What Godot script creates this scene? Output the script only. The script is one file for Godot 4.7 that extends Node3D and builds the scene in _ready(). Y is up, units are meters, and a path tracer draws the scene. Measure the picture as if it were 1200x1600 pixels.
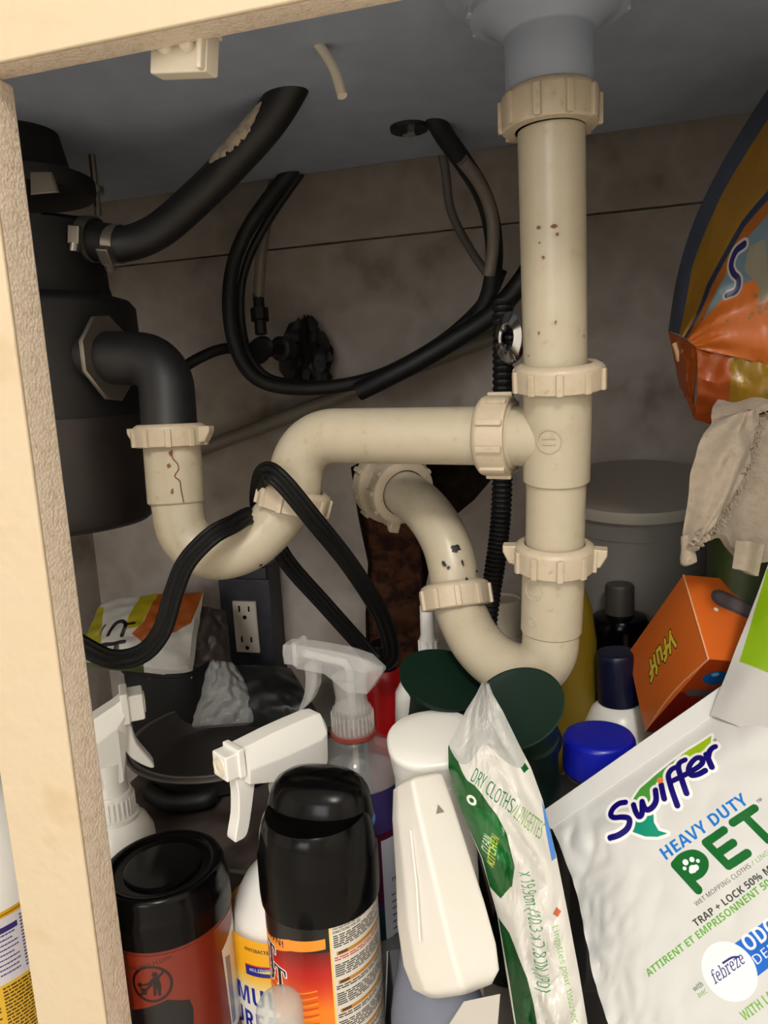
extends Node3D

var M := {}

func _ready():
	var eye := Camera3D.new()
	eye.name = "camera"
	eye.position = Vector3(0, 0.48, 0.86)
	eye.rotation_degrees = Vector3(-9.68, 15.93, -3.07)
	eye.fov = 69.42
	eye.near = 0.02
	add_child(eye)
	var around := WorldEnvironment.new()
	around.name = "surroundings"
	var e := Environment.new()
	e.background_mode = Environment.BG_COLOR
	e.background_color = Color(0.02, 0.02, 0.02)
	e.tonemap_mode = Environment.TONE_MAPPER_LINEAR
	e.tonemap_exposure = 0.25
	e.sdfgi_enabled = true; e.ssao_enabled = true; e.ssil_enabled = true
	around.environment = e
	add_child(around)
	# the kitchen's ceiling globe, behind the photographer
	var lamp := OmniLight3D.new()
	lamp.name = "ceiling_lamp_light"
	lamp.position = Vector3(0.42, 2.12, 2.45)
	lamp.light_color = Color(1.0, 0.995, 0.985)
	lamp.light_energy = 12.0
	lamp.light_size = 0.2
	lamp.omni_range = 12.0; lamp.omni_attenuation = 2.0; lamp.shadow_enabled = true
	add_child(lamp)
	# added soft fill light, set as a window in the wall behind the photographer
	var fill_area := AreaLight3D.new()
	fill_area.name = "added_fill_light"
	fill_area.position = Vector3(-0.6, 1.3, 4.72)
	fill_area.area_size = Vector2(1.4, 1.2)
	fill_area.light_color = Color(0.98, 0.99, 1.0)
	fill_area.light_energy = 13.0
	fill_area.area_range = 12.0; fill_area.shadow_enabled = true
	add_child(fill_area)
	materials()
	kitchen()
	cabinet()
	sink()
	disposer()
	drain()
	water_lines()
	power()
	back_row()
	pan_corner()
	middle_row()
	front_row()
	right_side()
	pouches()


# ---------------------------------------------------------------- mesh builder
class MB:
	var p := PackedVector3Array()
	var t := PackedVector2Array()
	var xf := Transform3D()
	func _init(frame := Transform3D()):
		xf = frame
	func tri(a: Vector3, b: Vector3, c: Vector3, ta := Vector2.ZERO, tb := Vector2.ZERO, tc := Vector2.ZERO):
		p.append(xf * a); p.append(xf * b); p.append(xf * c)
		t.append(ta); t.append(tb); t.append(tc)
	func quad(a: Vector3, b: Vector3, c: Vector3, d: Vector3, ta := Vector2(0, 1), tb := Vector2(1, 1), tc := Vector2(1, 0), td := Vector2(0, 0)):
		tri(a, b, c, ta, tb, tc); tri(a, c, d, ta, tc, td)
	func orient(s: int):     # turn what was added since s outward
		var n := (p.size() - s) / 3
		if n == 0: return
		var mid := Vector3.ZERO
		for i in range(s, p.size()): mid += p[i]
		mid /= float(p.size() - s)
		var vol := 0.0
		for i in n:
			var k := s + i * 3
			vol += (p[k] - mid).dot((p[k + 1] - mid).cross(p[k + 2] - mid))
		if vol < 0.0:
			for i in n:
				var k := s + i * 3
				var q := p[k + 1]; p[k + 1] = p[k + 2]; p[k + 2] = q
				var w := t[k + 1]; t[k + 1] = t[k + 2]; t[k + 2] = w
	func loft(rs: Array, cap0 := true, cap1 := true, closed := true):
		var s := p.size()
		var m: int = rs[0].size()
		var last := m if closed else m - 1
		for j in rs.size() - 1:
			var v0 := float(j) / (rs.size() - 1)
			var v1 := float(j + 1) / (rs.size() - 1)
			for i in last:
				var u0 := float(i) / last
				var u1 := float(i + 1) / last
				var k := (i + 1) % m
				quad(rs[j][i], rs[j][k], rs[j + 1][k], rs[j + 1][i], Vector2(u0, v0), Vector2(u1, v0), Vector2(u1, v1), Vector2(u0, v1))
		if closed:
			for e in 2:
				if [cap0, cap1][e]:
					var r: PackedVector3Array = rs[0] if e == 0 else rs[rs.size() - 1]
					var c := Vector3.ZERO
					for q in r: c += q
					c /= float(m)
					for i in m:
						if e == 0: tri(c, r[(i + 1) % m], r[i])
						else: tri(c, r[i], r[(i + 1) % m])
			orient(s)
	func lathe(prof: Array, n := 32, rx := 1.0, rz := 1.0, e := 2.0):
		var rs := []
		for q in prof: rs.append(MB.ring(Vector3(0, q.y, 0), q.x * rx, q.x * rz, n, e))
		loft(rs, prof[0].x > 1e-5, prof[prof.size() - 1].x > 1e-5)
	func shell(prof: Array, n := 32, rx := 1.0, rz := 1.0):     # a lathed sheet, open at both ends
		var rs := []
		for q in prof: rs.append(MB.ring(Vector3(0, q.y, 0), q.x * rx, q.x * rz, n))
		loft(rs, false, false)
	static func ring(c: Vector3, rx: float, rz: float, n := 32, e := 2.0) -> PackedVector3Array:
		var o := PackedVector3Array()
		for i in n:
			var a := PI + TAU * i / n
			var x := sin(a); var z := cos(a)
			o.append(c + Vector3(signf(x) * pow(absf(x), 2.0 / e) * rx, 0, signf(z) * pow(absf(z), 2.0 / e) * rz))
		return o
	static func rrect(w: float, h: float, r: float, k := 4) -> PackedVector2Array:
		var o := PackedVector2Array()
		for q in 4:
			var c := Vector2([1, -1, -1, 1][q] * (w / 2 - r), [1, 1, -1, -1][q] * (h / 2 - r))
			for i in k + 1:
				var a := PI / 2 * (q + float(i) / k)
				o.append(c + Vector2(cos(a), sin(a)) * r)
		return o
	func rbox(c: Vector3, s: Vector3, b := 0.002, corner := -1.0, k := 3):     # rounded box, corner = radius seen from above
		var rad := maxf(corner, b)
		var rs := []
		for i in 2 * (k + 1):
			var up := i > k
			var a := PI / 2 * (float(i if not up else i - k - 1) / k)
			var inset := b * (1.0 - sin(a)) if not up else b * (1.0 - cos(a))
			var y := -s.y / 2 + b * (1.0 - cos(a)) if not up else s.y / 2 - b * (1.0 - sin(a))
			var o := PackedVector3Array()
			for q in MB.rrect(s.x - 2 * inset, s.z - 2 * inset, maxf(rad - inset, 0.0002), k): o.append(c + Vector3(q.x, y, q.y))
			rs.append(o)
		loft(rs)
	static func spline(a: Array, k := 8, loop := false) -> Array:
		var o := []
		var n := a.size()
		for i in (n if loop else n - 1):
			var p0 = a[(i - 1 + n) % n] if loop or i > 0 else a[0] * 2 - a[1]
			var p1 = a[i]
			var p2 = a[(i + 1) % n]
			var p3 = a[(i + 2) % n] if loop or i + 2 < n else a[n - 1] * 2 - a[n - 2]
			for j in k:
				var u := float(j) / k
				o.append(0.5 * (p1 * 2 + (p2 - p0) * u + (p0 * 2 - p1 * 5 + p2 * 4 - p3) * u * u + (p1 * 3 - p0 - p2 * 3 + p3) * u * u * u))
		if not loop: o.append(a[n - 1])
		return o
	static func fillet(a: Array, r: float, k := 10) -> Array:     # straight runs joined by bends of radius r
		var o := [a[0]]
		for i in range(1, a.size() - 1):
			var u: Vector3 = (a[i - 1] - a[i]).normalized()
			var w: Vector3 = (a[i + 1] - a[i]).normalized()
			var half := u.angle_to(w) / 2
			var d := minf(r / tan(half), minf(a[i].distance_to(a[i - 1]), a[i].distance_to(a[i + 1])) * 0.49)
			var rr := d * tan(half)
			var c: Vector3 = a[i] + (u + w).normalized() * (rr / sin(half))
			var s: Vector3 = a[i] + u * d - c
			var e: Vector3 = a[i] + w * d - c
			for j in k + 1: o.append(c + s.slerp(e, float(j) / k))
		o.append(a[a.size() - 1])
		return o
	static func frames(path: Array, side := Vector3.ZERO) -> Array:
		var o := []
		var n := path.size()
		var x := Vector3.ZERO
		for i in n:
			var d: Vector3 = (path[mini(i + 1, n - 1)] - path[maxi(i - 1, 0)]).normalized()
			if i == 0:
				x = side if side != Vector3.ZERO else (Vector3.UP if absf(d.y) < 0.8 else Vector3.RIGHT)
			x = (x - d * x.dot(d)).normalized()
			o.append(Transform3D(Basis(x, d.cross(x).normalized(), d), path[i]))
		return o
	func sweep(path: Array, sect: PackedVector2Array, scales := [], caps := true, side := Vector3.ZERO):
		var rs := []
		var fr := MB.frames(path, side)
		for i in path.size():
			var k: float = scales[i] if scales.size() else 1.0
			var o := PackedVector3Array()
			for q in sect: o.append(fr[i] * Vector3(q.x * k, q.y * k, 0))
			rs.append(o)
		loft(rs, caps, caps)
	func tube(path: Array, r: float, n := 20, caps := true, scales := []):
		var s := PackedVector2Array()
		for i in n: s.append(Vector2(cos(TAU * i / n), sin(TAU * i / n)) * r)
		sweep(path, s, scales, caps)
	func prism(o2: PackedVector2Array, d: float, b := 0.001, frame := Transform3D()):     # outline in xy, thick along z, chamfered
		var s := p.size()
		var keep := xf
		xf = xf * frame
		var n := o2.size()
		var area := 0.0
		for i in n: area += o2[i].cross(o2[(i + 1) % n])
		var o := o2.duplicate()
		if area < 0: o.reverse()
		var inner := PackedVector2Array()
		for i in n:
			var e0 := (o[i] - o[(i - 1 + n) % n]).normalized()
			var e1 := (o[(i + 1) % n] - o[i]).normalized()
			var m := (Vector2(-e0.y, e0.x) + Vector2(-e1.y, e1.x)).normalized()
			inner.append(o[i] + m * b / maxf(0.5, m.dot(Vector2(-e1.y, e1.x))))
		var lv := [[inner, -d / 2], [o, -d / 2 + b], [o, d / 2 - b], [inner, d / 2]]
		for j in 3:
			for i in n:
				var k := (i + 1) % n
				quad(Vector3(lv[j][0][i].x, lv[j][0][i].y, lv[j][1]), Vector3(lv[j][0][k].x, lv[j][0][k].y, lv[j][1]), Vector3(lv[j + 1][0][k].x, lv[j + 1][0][k].y, lv[j + 1][1]), Vector3(lv[j + 1][0][i].x, lv[j + 1][0][i].y, lv[j + 1][1]))
		var ix := Geometry2D.triangulate_polygon(inner)
		for q in range(0, ix.size(), 3):
			var a := inner[ix[q]]; var c := inner[ix[q + 1]]; var e := inner[ix[q + 2]]
			if (c - a).cross(e - a) < 0:
				var w := c; c = e; e = w
			tri(Vector3(a.x, a.y, d / 2), Vector3(c.x, c.y, d / 2), Vector3(e.x, e.y, d / 2))
			tri(Vector3(a.x, a.y, -d / 2), Vector3(e.x, e.y, -d / 2), Vector3(c.x, c.y, -d / 2))
		xf = keep
		orient(s)
	func sheet(f: Callable, nu: int, nv: int, thick := 0.0):     # f(u, v) with u to the right and v downward; the back follows at a distance
		var g := []
		for j in nv + 1:
			var row := PackedVector3Array()
			for i in nu + 1: row.append(f.call(float(i) / nu, float(j) / nv))
			g.append(row)
		var s := p.size()
		var back := []
		if thick > 0.0:
			for j in nv + 1:
				var row := PackedVector3Array()
				for i in nu + 1:
					var du: Vector3 = g[j][mini(i + 1, nu)] - g[j][maxi(i - 1, 0)]
					var dv: Vector3 = g[mini(j + 1, nv)][i] - g[maxi(j - 1, 0)][i]
					row.append(g[j][i] + du.cross(dv).normalized() * thick)
				back.append(row)
		for j in nv:
			for i in nu:
				var a := Vector2(float(i) / nu, float(j) / nv)
				var c := Vector2(float(i + 1) / nu, float(j + 1) / nv)
				quad(g[j + 1][i], g[j + 1][i + 1], g[j][i + 1], g[j][i], Vector2(a.x, c.y), c, Vector2(c.x, a.y), a)
				if thick > 0.0: quad(back[j][i], back[j][i + 1], back[j + 1][i + 1], back[j + 1][i], a, Vector2(c.x, a.y), c, Vector2(a.x, c.y))
		if thick > 0.0:
			for j in nv:
				for i in [0, nu]: quad(g[j][i], g[j + 1][i], back[j + 1][i], back[j][i])
			for i in nu:
				for j in [0, nv]: quad(g[j][i], g[j][i + 1], back[j][i + 1], back[j][i])
	func mesh(crease := 42.0) -> ArrayMesh:
		var n := p.size() / 3
		var fn := PackedVector3Array(); fn.resize(n)
		var un := PackedVector3Array(); un.resize(n)
		var at := {}
		for i in n:
			fn[i] = (p[i * 3 + 1] - p[i * 3]).cross(p[i * 3 + 2] - p[i * 3])
			un[i] = fn[i].normalized()
			for j in 3:
				var key := Vector3i((p[i * 3 + j] * 50000.0).round())
				if at.has(key): at[key].append(i)
				else: at[key] = PackedInt32Array([i])
		var lim := cos(deg_to_rad(crease))
		var pv := PackedVector3Array(); pv.resize(n * 3)
		var nv := PackedVector3Array(); nv.resize(n * 3)
		var tv := PackedVector2Array(); tv.resize(n * 3)
		for i in n:
			for j in 3:
				var k := i * 3 + j
				var acc := Vector3.ZERO
				for q in at[Vector3i((p[k] * 50000.0).round())]:
					if un[q].dot(un[i]) > lim: acc += fn[q]
				var w: int = i * 3 + [0, 2, 1][j]     # Godot's front faces run clockwise
				pv[w] = p[k]; nv[w] = acc.normalized() if acc.length_squared() > 0 else Vector3.UP; tv[w] = t[k]
		var ar := []
		ar.resize(Mesh.ARRAY_MAX)
		ar[Mesh.ARRAY_VERTEX] = pv; ar[Mesh.ARRAY_NORMAL] = nv; ar[Mesh.ARRAY_TEX_UV] = tv
		var m := ArrayMesh.new()
		m.add_surface_from_arrays(Mesh.PRIMITIVE_TRIANGLES, ar)
		return m

# ---------------------------------------------------------------- flat print on labels and bags, in millimetres
class Print:
	var im: Image
	var k: float
	static var fonts := {}
	static var glyphs := {}
	func _init(w: float, h: float, per_mm: float, ground: Color):
		k = per_mm * 2.0
		im = Image.create(int(w * per_mm) * 2, int(h * per_mm) * 2, false, Image.FORMAT_RGB8)
		im.fill(ground)
	func rect(x: float, y: float, w: float, h: float, c: Color):
		im.fill_rect(Rect2i(roundi(x * k), roundi(y * k), maxi(1, roundi(w * k)), maxi(1, roundi(h * k))), c)
	func span(y: int, x0: float, x1: float, c: Color):
		var a := maxi(0, ceili(x0 - 0.5))
		var b := mini(im.get_width() - 1, floori(x1 - 0.5))
		if b >= a: im.fill_rect(Rect2i(a, y, b - a + 1, 1), c)
	func tri(a: Vector2, b: Vector2, d: Vector2, c: Color):
		var q := [a * k, b * k, d * k]
		q.sort_custom(func(m, n): return m.y < n.y)
		for y in range(maxi(0, ceili(q[0].y - 0.5)), mini(im.get_height() - 1, floori(q[2].y - 0.5)) + 1):
			var yy := y + 0.5
			var x0: float = lerpf(q[0].x, q[2].x, (yy - q[0].y) / maxf(1e-6, q[2].y - q[0].y))
			var x1: float = lerpf(q[0].x, q[1].x, (yy - q[0].y) / maxf(1e-6, q[1].y - q[0].y)) if yy < q[1].y else lerpf(q[1].x, q[2].x, (yy - q[1].y) / maxf(1e-6, q[2].y - q[1].y))
			span(y, minf(x0, x1), maxf(x0, x1), c)
	func poly(a: Array, c: Color):
		var o := PackedVector2Array(a)
		var ix := Geometry2D.triangulate_polygon(o)
		for i in range(0, ix.size(), 3): tri(o[ix[i]], o[ix[i + 1]], o[ix[i + 2]], c)
	func disc(m: Vector2, r: float, c: Color, squash := 1.0):
		var q := m * k
		var rr := r * k
		for y in range(maxi(0, ceili(q.y - rr * squash)), mini(im.get_height() - 1, floori(q.y + rr * squash)) + 1):
			var h := sqrt(maxf(0.0, rr * rr - pow((y + 0.5 - q.y) / squash, 2)))
			span(y, q.x - h, q.x + h, c)
	func stroke(a: Array, w: float, c: Color):
		for i in a.size():
			disc(a[i], w / 2, c)
			if i:
				var n: Vector2 = (a[i] - a[i - 1]).orthogonal().normalized() * w / 2
				tri(a[i - 1] + n, a[i - 1] - n, a[i] + n, c)
				tri(a[i] + n, a[i] - n, a[i - 1] - n, c)
	func curve(a: Array, w: float, c: Color):
		stroke(MB.spline(a, 8), w, c)
	func lines(a: Vector2, b: Vector2, down: Vector2, n: int, h: float, c: Color, s := 1):     # rows of small print too fine to read
		var rng := RandomNumberGenerator.new(); rng.seed = s
		for i in n:
			var u := 0.0
			var long := rng.randf_range(0.7, 1.0)
			while u < long:
				var w := rng.randf_range(0.05, 0.16)
				var x := a.lerp(b, u) + down * float(i) / n
				var y := a.lerp(b, minf(u + w, 1.0)) + down * float(i) / n
				var up := (b - a).orthogonal().normalized() * h
				tri(x, y, x + up, c); tri(y, y + up, x + up, c)
				u += w + 0.02
	func text(s: String, a: Vector2, b: Vector2, h: float, c: Color, bold := true, grow := 0.0, face := "Droid Sans", lean := 0.0):
		var key := s + face + str(bold)
		if not glyphs.has(key):
			var fk := face + str(bold)
			if not fonts.has(fk):
				var f := SystemFont.new()
				f.font_names = PackedStringArray([face]); f.font_weight = 700 if bold else 400
				fonts[fk] = f
			var tm := TextMesh.new()
			tm.font = fonts[fk]; tm.text = s; tm.font_size = 64; tm.pixel_size = 1.0; tm.depth = 0.0; tm.curve_step = 2.0
			tm.horizontal_alignment = HORIZONTAL_ALIGNMENT_LEFT
			var hm := TextMesh.new()
			hm.font = fonts[fk]; hm.text = "H"; hm.font_size = 64; hm.pixel_size = 1.0; hm.depth = 0.0
			var ar := tm.get_mesh_arrays()
			var hv: PackedVector3Array = hm.get_mesh_arrays()[Mesh.ARRAY_VERTEX]
			var lo := 1e9; var hi := -1e9
			for q in hv: lo = minf(lo, q.y); hi = maxf(hi, q.y)
			var hb := lo
			var cap := hi - lo
			var v: PackedVector3Array = ar[Mesh.ARRAY_VERTEX]
			var y0 := 1e9
			var x0 := 1e9; var x1 := -1e9
			for q in v: x0 = minf(x0, q.x); x1 = maxf(x1, q.x); y0 = minf(y0, q.y)
			glyphs[key] = [v, ar[Mesh.ARRAY_INDEX], x0, x1, hb, cap]
		var g: Array = glyphs[key]
		var d := b - a
		var sx: float = d.length() / maxf(1e-6, g[3] - g[2])
		d = d.normalized()
		var up := Vector2(d.y, -d.x)
		var o := PackedVector2Array()
		for q in g[0]:
			var y: float = (q.y - g[4]) / g[5] * h
			o.append(a + d * ((q.x - g[2]) * sx + y * lean) + up * y)
		var ix: PackedInt32Array = g[1] if g[1] != null else PackedInt32Array(range(o.size()))
		if grow > 0.0:
			for j in 12:
				var e := Vector2.from_angle(TAU * j / 12) * grow
				for i in range(0, ix.size(), 3): tri(o[ix[i]] + e, o[ix[i + 1]] + e, o[ix[i + 2]] + e, c)
		for i in range(0, ix.size(), 3): tri(o[ix[i]], o[ix[i + 1]], o[ix[i + 2]], c)
	func done() -> ImageTexture:
		im.resize(im.get_width() / 2, im.get_height() / 2, Image.INTERPOLATE_BILINEAR)
		return ImageTexture.create_from_image(im)

# ---------------------------------------------------------------- things and materials
func thing(called: String, label: String, category: String, at := Vector3.ZERO, turn := Basis(), group := "") -> Node3D:
	var o := Node3D.new()
	o.name = called
	o.transform = Transform3D(turn, at)
	o.set_meta("label", label); o.set_meta("category", category)
	if group: o.set_meta("group", group)
	add_child(o, true)
	return o
func part(parent: Node3D, called: String, b: MB, m: Material, crease := 42.0) -> MeshInstance3D:
	var o := MeshInstance3D.new()
	o.name = called
	o.mesh = b.mesh(crease)
	o.material_override = m
	parent.add_child(o, true)
	return o
func built(called: String, b: MB, m: Material, crease := 42.0) -> MeshInstance3D:     # a piece of the setting
	var o := part(self, called, b, m, crease)
	o.set_meta("kind", "structure")
	return o
func under(child: Node3D, whole: Node3D):     # a piece of a part
	child.get_parent().remove_child(child)
	whole.add_child(child, true)
func inside(o: Node3D) -> MB:     # a builder that takes places in the cabinet's axes
	return MB.new(o.transform.affine_inverse())
func face(x: Vector3, y: Vector3) -> Basis:
	var a := x.normalized()
	var c := a.cross(y).normalized()
	return Basis(a, c.cross(a), c)
func upright(d: Vector3, toward := Vector3.BACK) -> Basis:     # local y along d
	var y := d.normalized()
	var x := y.cross(toward).normalized()
	return Basis(x, y, x.cross(y))
func mat(c: Color, rough := 0.5, metal := 0.0, tex: Texture2D = null) -> StandardMaterial3D:
	var m := StandardMaterial3D.new()
	m.albedo_color = c; m.roughness = rough; m.metallic = metal
	if tex: m.albedo_texture = tex
	m.cull_mode = BaseMaterial3D.CULL_DISABLED
	return m
func noise(freq: float, ramp: Array, seed_ := 1, oct := 4, size := 256, kind := FastNoiseLite.TYPE_SIMPLEX_SMOOTH) -> NoiseTexture2D:
	var f := FastNoiseLite.new()
	f.noise_type = kind; f.frequency = freq; f.fractal_octaves = oct; f.seed = seed_
	var t := NoiseTexture2D.new()
	t.width = size; t.height = size; t.seamless = true; t.noise = f
	if ramp.size():
		var g := Gradient.new()
		var off := PackedFloat32Array(); var col := PackedColorArray()
		for q in ramp: off.append(q[0]); col.append(q[1])
		g.offsets = off; g.colors = col
		t.color_ramp = g
	return t
func grain(m: StandardMaterial3D, tex: Texture2D, scale: float, bump: Texture2D = null, deep := 0.0) -> StandardMaterial3D:
	m.uv1_triplanar = true
	m.uv1_scale = Vector3.ONE * scale
	if tex: m.albedo_texture = tex
	if bump:
		m.heightmap_enabled = true; m.heightmap_texture = bump; m.heightmap_scale = deep
	return m
func glass(c: Color, a := 0.1, rough := 0.05, solid := false) -> StandardMaterial3D:
	var m := mat(Color(c.r, c.g, c.b, a), rough)
	if solid:
		m.refraction_enabled = true; m.refraction_scale = 0.05
	else:
		m.transparency = BaseMaterial3D.TRANSPARENCY_ALPHA
	return m
func hashed(x: float, y: float, s := 0.0) -> float:
	var q := sin(x * 127.1 + y * 311.7 + s * 74.7) * 43758.5453
	return q - floor(q)
var crumple := FastNoiseLite.new()
func rough(x: float, y: float, f := 1.0) -> float:
	crumple.frequency = 1.0; crumple.fractal_type = FastNoiseLite.FRACTAL_NONE
	return crumple.get_noise_2d(x * f, y * f)
func blot(b: MB, at: Vector3, axis: Vector3, from: Vector3, size: float, s: int, tall := 1.0):     # a dried splash on a pipe, following its curve
	var r := (at - from - axis * (at - from).dot(axis))
	var out := r.normalized()
	var side := axis.cross(out)
	var n := 12
	var rim := []
	for i in n:
		var a := TAU * i / n
		var k := size * (0.55 + 0.75 * hashed(i, s))
		var w := cos(a) * k; var l := sin(a) * k * tall
		var ang := w / r.length()
		rim.append(from + axis * ((at - from).dot(axis) + l) + (out * cos(ang) + side * sin(ang)) * (r.length() + 0.00025))
	var c := at + out * 0.0004
	for i in n: b.tri(c, rim[i], rim[(i + 1) % n])

func materials():
	var pits := noise(0.03, [], 5, 4)
	M.paint = grain(mat(Color(0.93, 0.84, 0.72), 0.42), noise(0.012, [[0.0, Color(0.965, 0.935, 0.89)], [0.3, Color(1, 0.995, 0.98)], [1.0, Color(1, 1, 1)]], 3), 4.0, noise(0.06, [], 9, 3), 0.05)
	M.paint.albedo_color = Color(0.81, 0.74, 0.63)
	M.paint_rough = grain(mat(Color(0.90, 0.83, 0.75), 0.6), noise(0.03, [[0.0, Color(0.90, 0.87, 0.84)], [0.5, Color(1, 1, 1)], [1.0, Color(1, 1, 1)]], 4), 14.0, noise(0.10, [], 11, 3), 0.045)
	M.panel = grain(mat(Color(0.67, 0.635, 0.60), 0.75), noise(0.008, [[0.0, Color(0.72, 0.69, 0.66)], [0.3, Color(0.92, 0.91, 0.9)], [0.6, Color(1, 1, 1)], [1.0, Color(0.92, 0.9, 0.88)]], 21, 5, 512), 2.2, noise(0.05, [], 6), 0.03)
	M.plaster = mat(Color(0.93, 0.91, 0.88), 0.8)
	M.boards = grain(mat(Color(0.86, 0.84, 0.80), 0.5), noise(0.02, [[0.0, Color(0.92, 0.9, 0.88)], [1.0, Color.WHITE]], 8), 2.0)
	M.hollow = grain(mat(Color(0.34, 0.26, 0.20), 0.95), noise(0.02, [[0.0, Color(0.6, 0.55, 0.5)], [1.0, Color.WHITE]], 71), 8.0)
	M.rotten = grain(mat(Color(0.36, 0.21, 0.12), 0.9), noise(0.015, [[0.0, Color(0.35, 0.3, 0.28)], [0.35, Color(0.7, 0.6, 0.55)], [0.6, Color(1, 0.95, 0.9)], [1.0, Color(1, 1, 1)]], 14, 5), 9.0, noise(0.03, [], 15, 5), 0.5)
	M.counter = mat(Color(0.6, 0.57, 0.52), 0.3)
	M.steel = grain(mat(Color(0.66, 0.70, 0.77), 0.55, 0.0), noise(0.02, [[0.0, Color(0.92, 0.92, 0.92)], [1.0, Color(1, 1, 1)]], 17), 5.0)
	M.pvc = grain(mat(Color(0.705, 0.665, 0.585), 0.34), noise(0.02, [[0.0, Color(0.88, 0.84, 0.77)], [0.26, Color(0.98, 0.97, 0.95)], [1.0, Color(1, 1, 1)]], 23, 5, 512), 6.0)
	M.pvc_nut = grain(mat(Color(0.74, 0.69, 0.61), 0.4), noise(0.03, [[0.0, Color(0.82, 0.76, 0.68)], [0.26, Color(0.98, 0.96, 0.93)], [1.0, Color(1, 1, 1)]], 24, 5, 512), 9.0)
	M.splash = mat(Color(0.05, 0.045, 0.04), 0.5)
	M.rust = mat(Color(0.45, 0.30, 0.20), 0.8)
	M.rubber = mat(Color(0.055, 0.055, 0.058), 0.55)
	M.cord = mat(Color(0.03, 0.03, 0.031), 0.5)
	M.cord.metallic_specular = 0.3
	M.hose = grain(mat(Color(0.12, 0.12, 0.125), 0.6), noise(0.03, [[0.0, Color(0.6, 0.6, 0.6)], [1.0, Color.WHITE]], 27), 12.0)
	M.black = mat(Color(0.022, 0.021, 0.023), 0.18)
	M.black.metallic_specular = 0.28
	M.black_dull = grain(mat(Color(0.075, 0.07, 0.07), 0.6), noise(0.02, [[0.0, Color(0.5, 0.45, 0.42)], [1.0, Color.WHITE]], 31), 8.0)
	M.brown_black = grain(mat(Color(0.17, 0.14, 0.13), 0.5), noise(0.012, [[0.0, Color(0.5, 0.5, 0.5)], [0.5, Color(0.9, 0.9, 0.9)], [1.0, Color(1.0, 0.95, 0.9)]], 32), 5.0)
	M.chrome = mat(Color(0.82, 0.82, 0.83), 0.14, 1.0)
	M.zinc = mat(Color(0.55, 0.52, 0.48), 0.38, 0.85)
	M.braid = grain(mat(Color(0.66, 0.62, 0.57), 0.5, 0.1), noise(0.15, [[0.0, Color(0.5, 0.5, 0.5)], [1.0, Color.WHITE]], 33, 2), 30.0)
	M.white = mat(Color(0.94, 0.93, 0.90), 0.32)
	M.cream = mat(Color(0.90, 0.86, 0.78), 0.35)
	M.frost = glass(Color(0.93, 0.92, 0.9), 0.28, 0.34)
	M.clear = glass(Color(0.9, 0.92, 0.92), 0.12, 0.04)
	M.dark_clear = glass(Color(0.25, 0.26, 0.28), 0.45, 0.06)
	M.paper = mat(Color(0.9, 0.89, 0.86), 0.5)

func slab(called: String, lo: Vector3, hi: Vector3, m: Material, b := 0.001) -> MeshInstance3D:
	var q := MB.new()
	q.rbox((lo + hi) / 2, hi - lo, b, -1.0, 2)
	return built(called, q, m)

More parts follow.
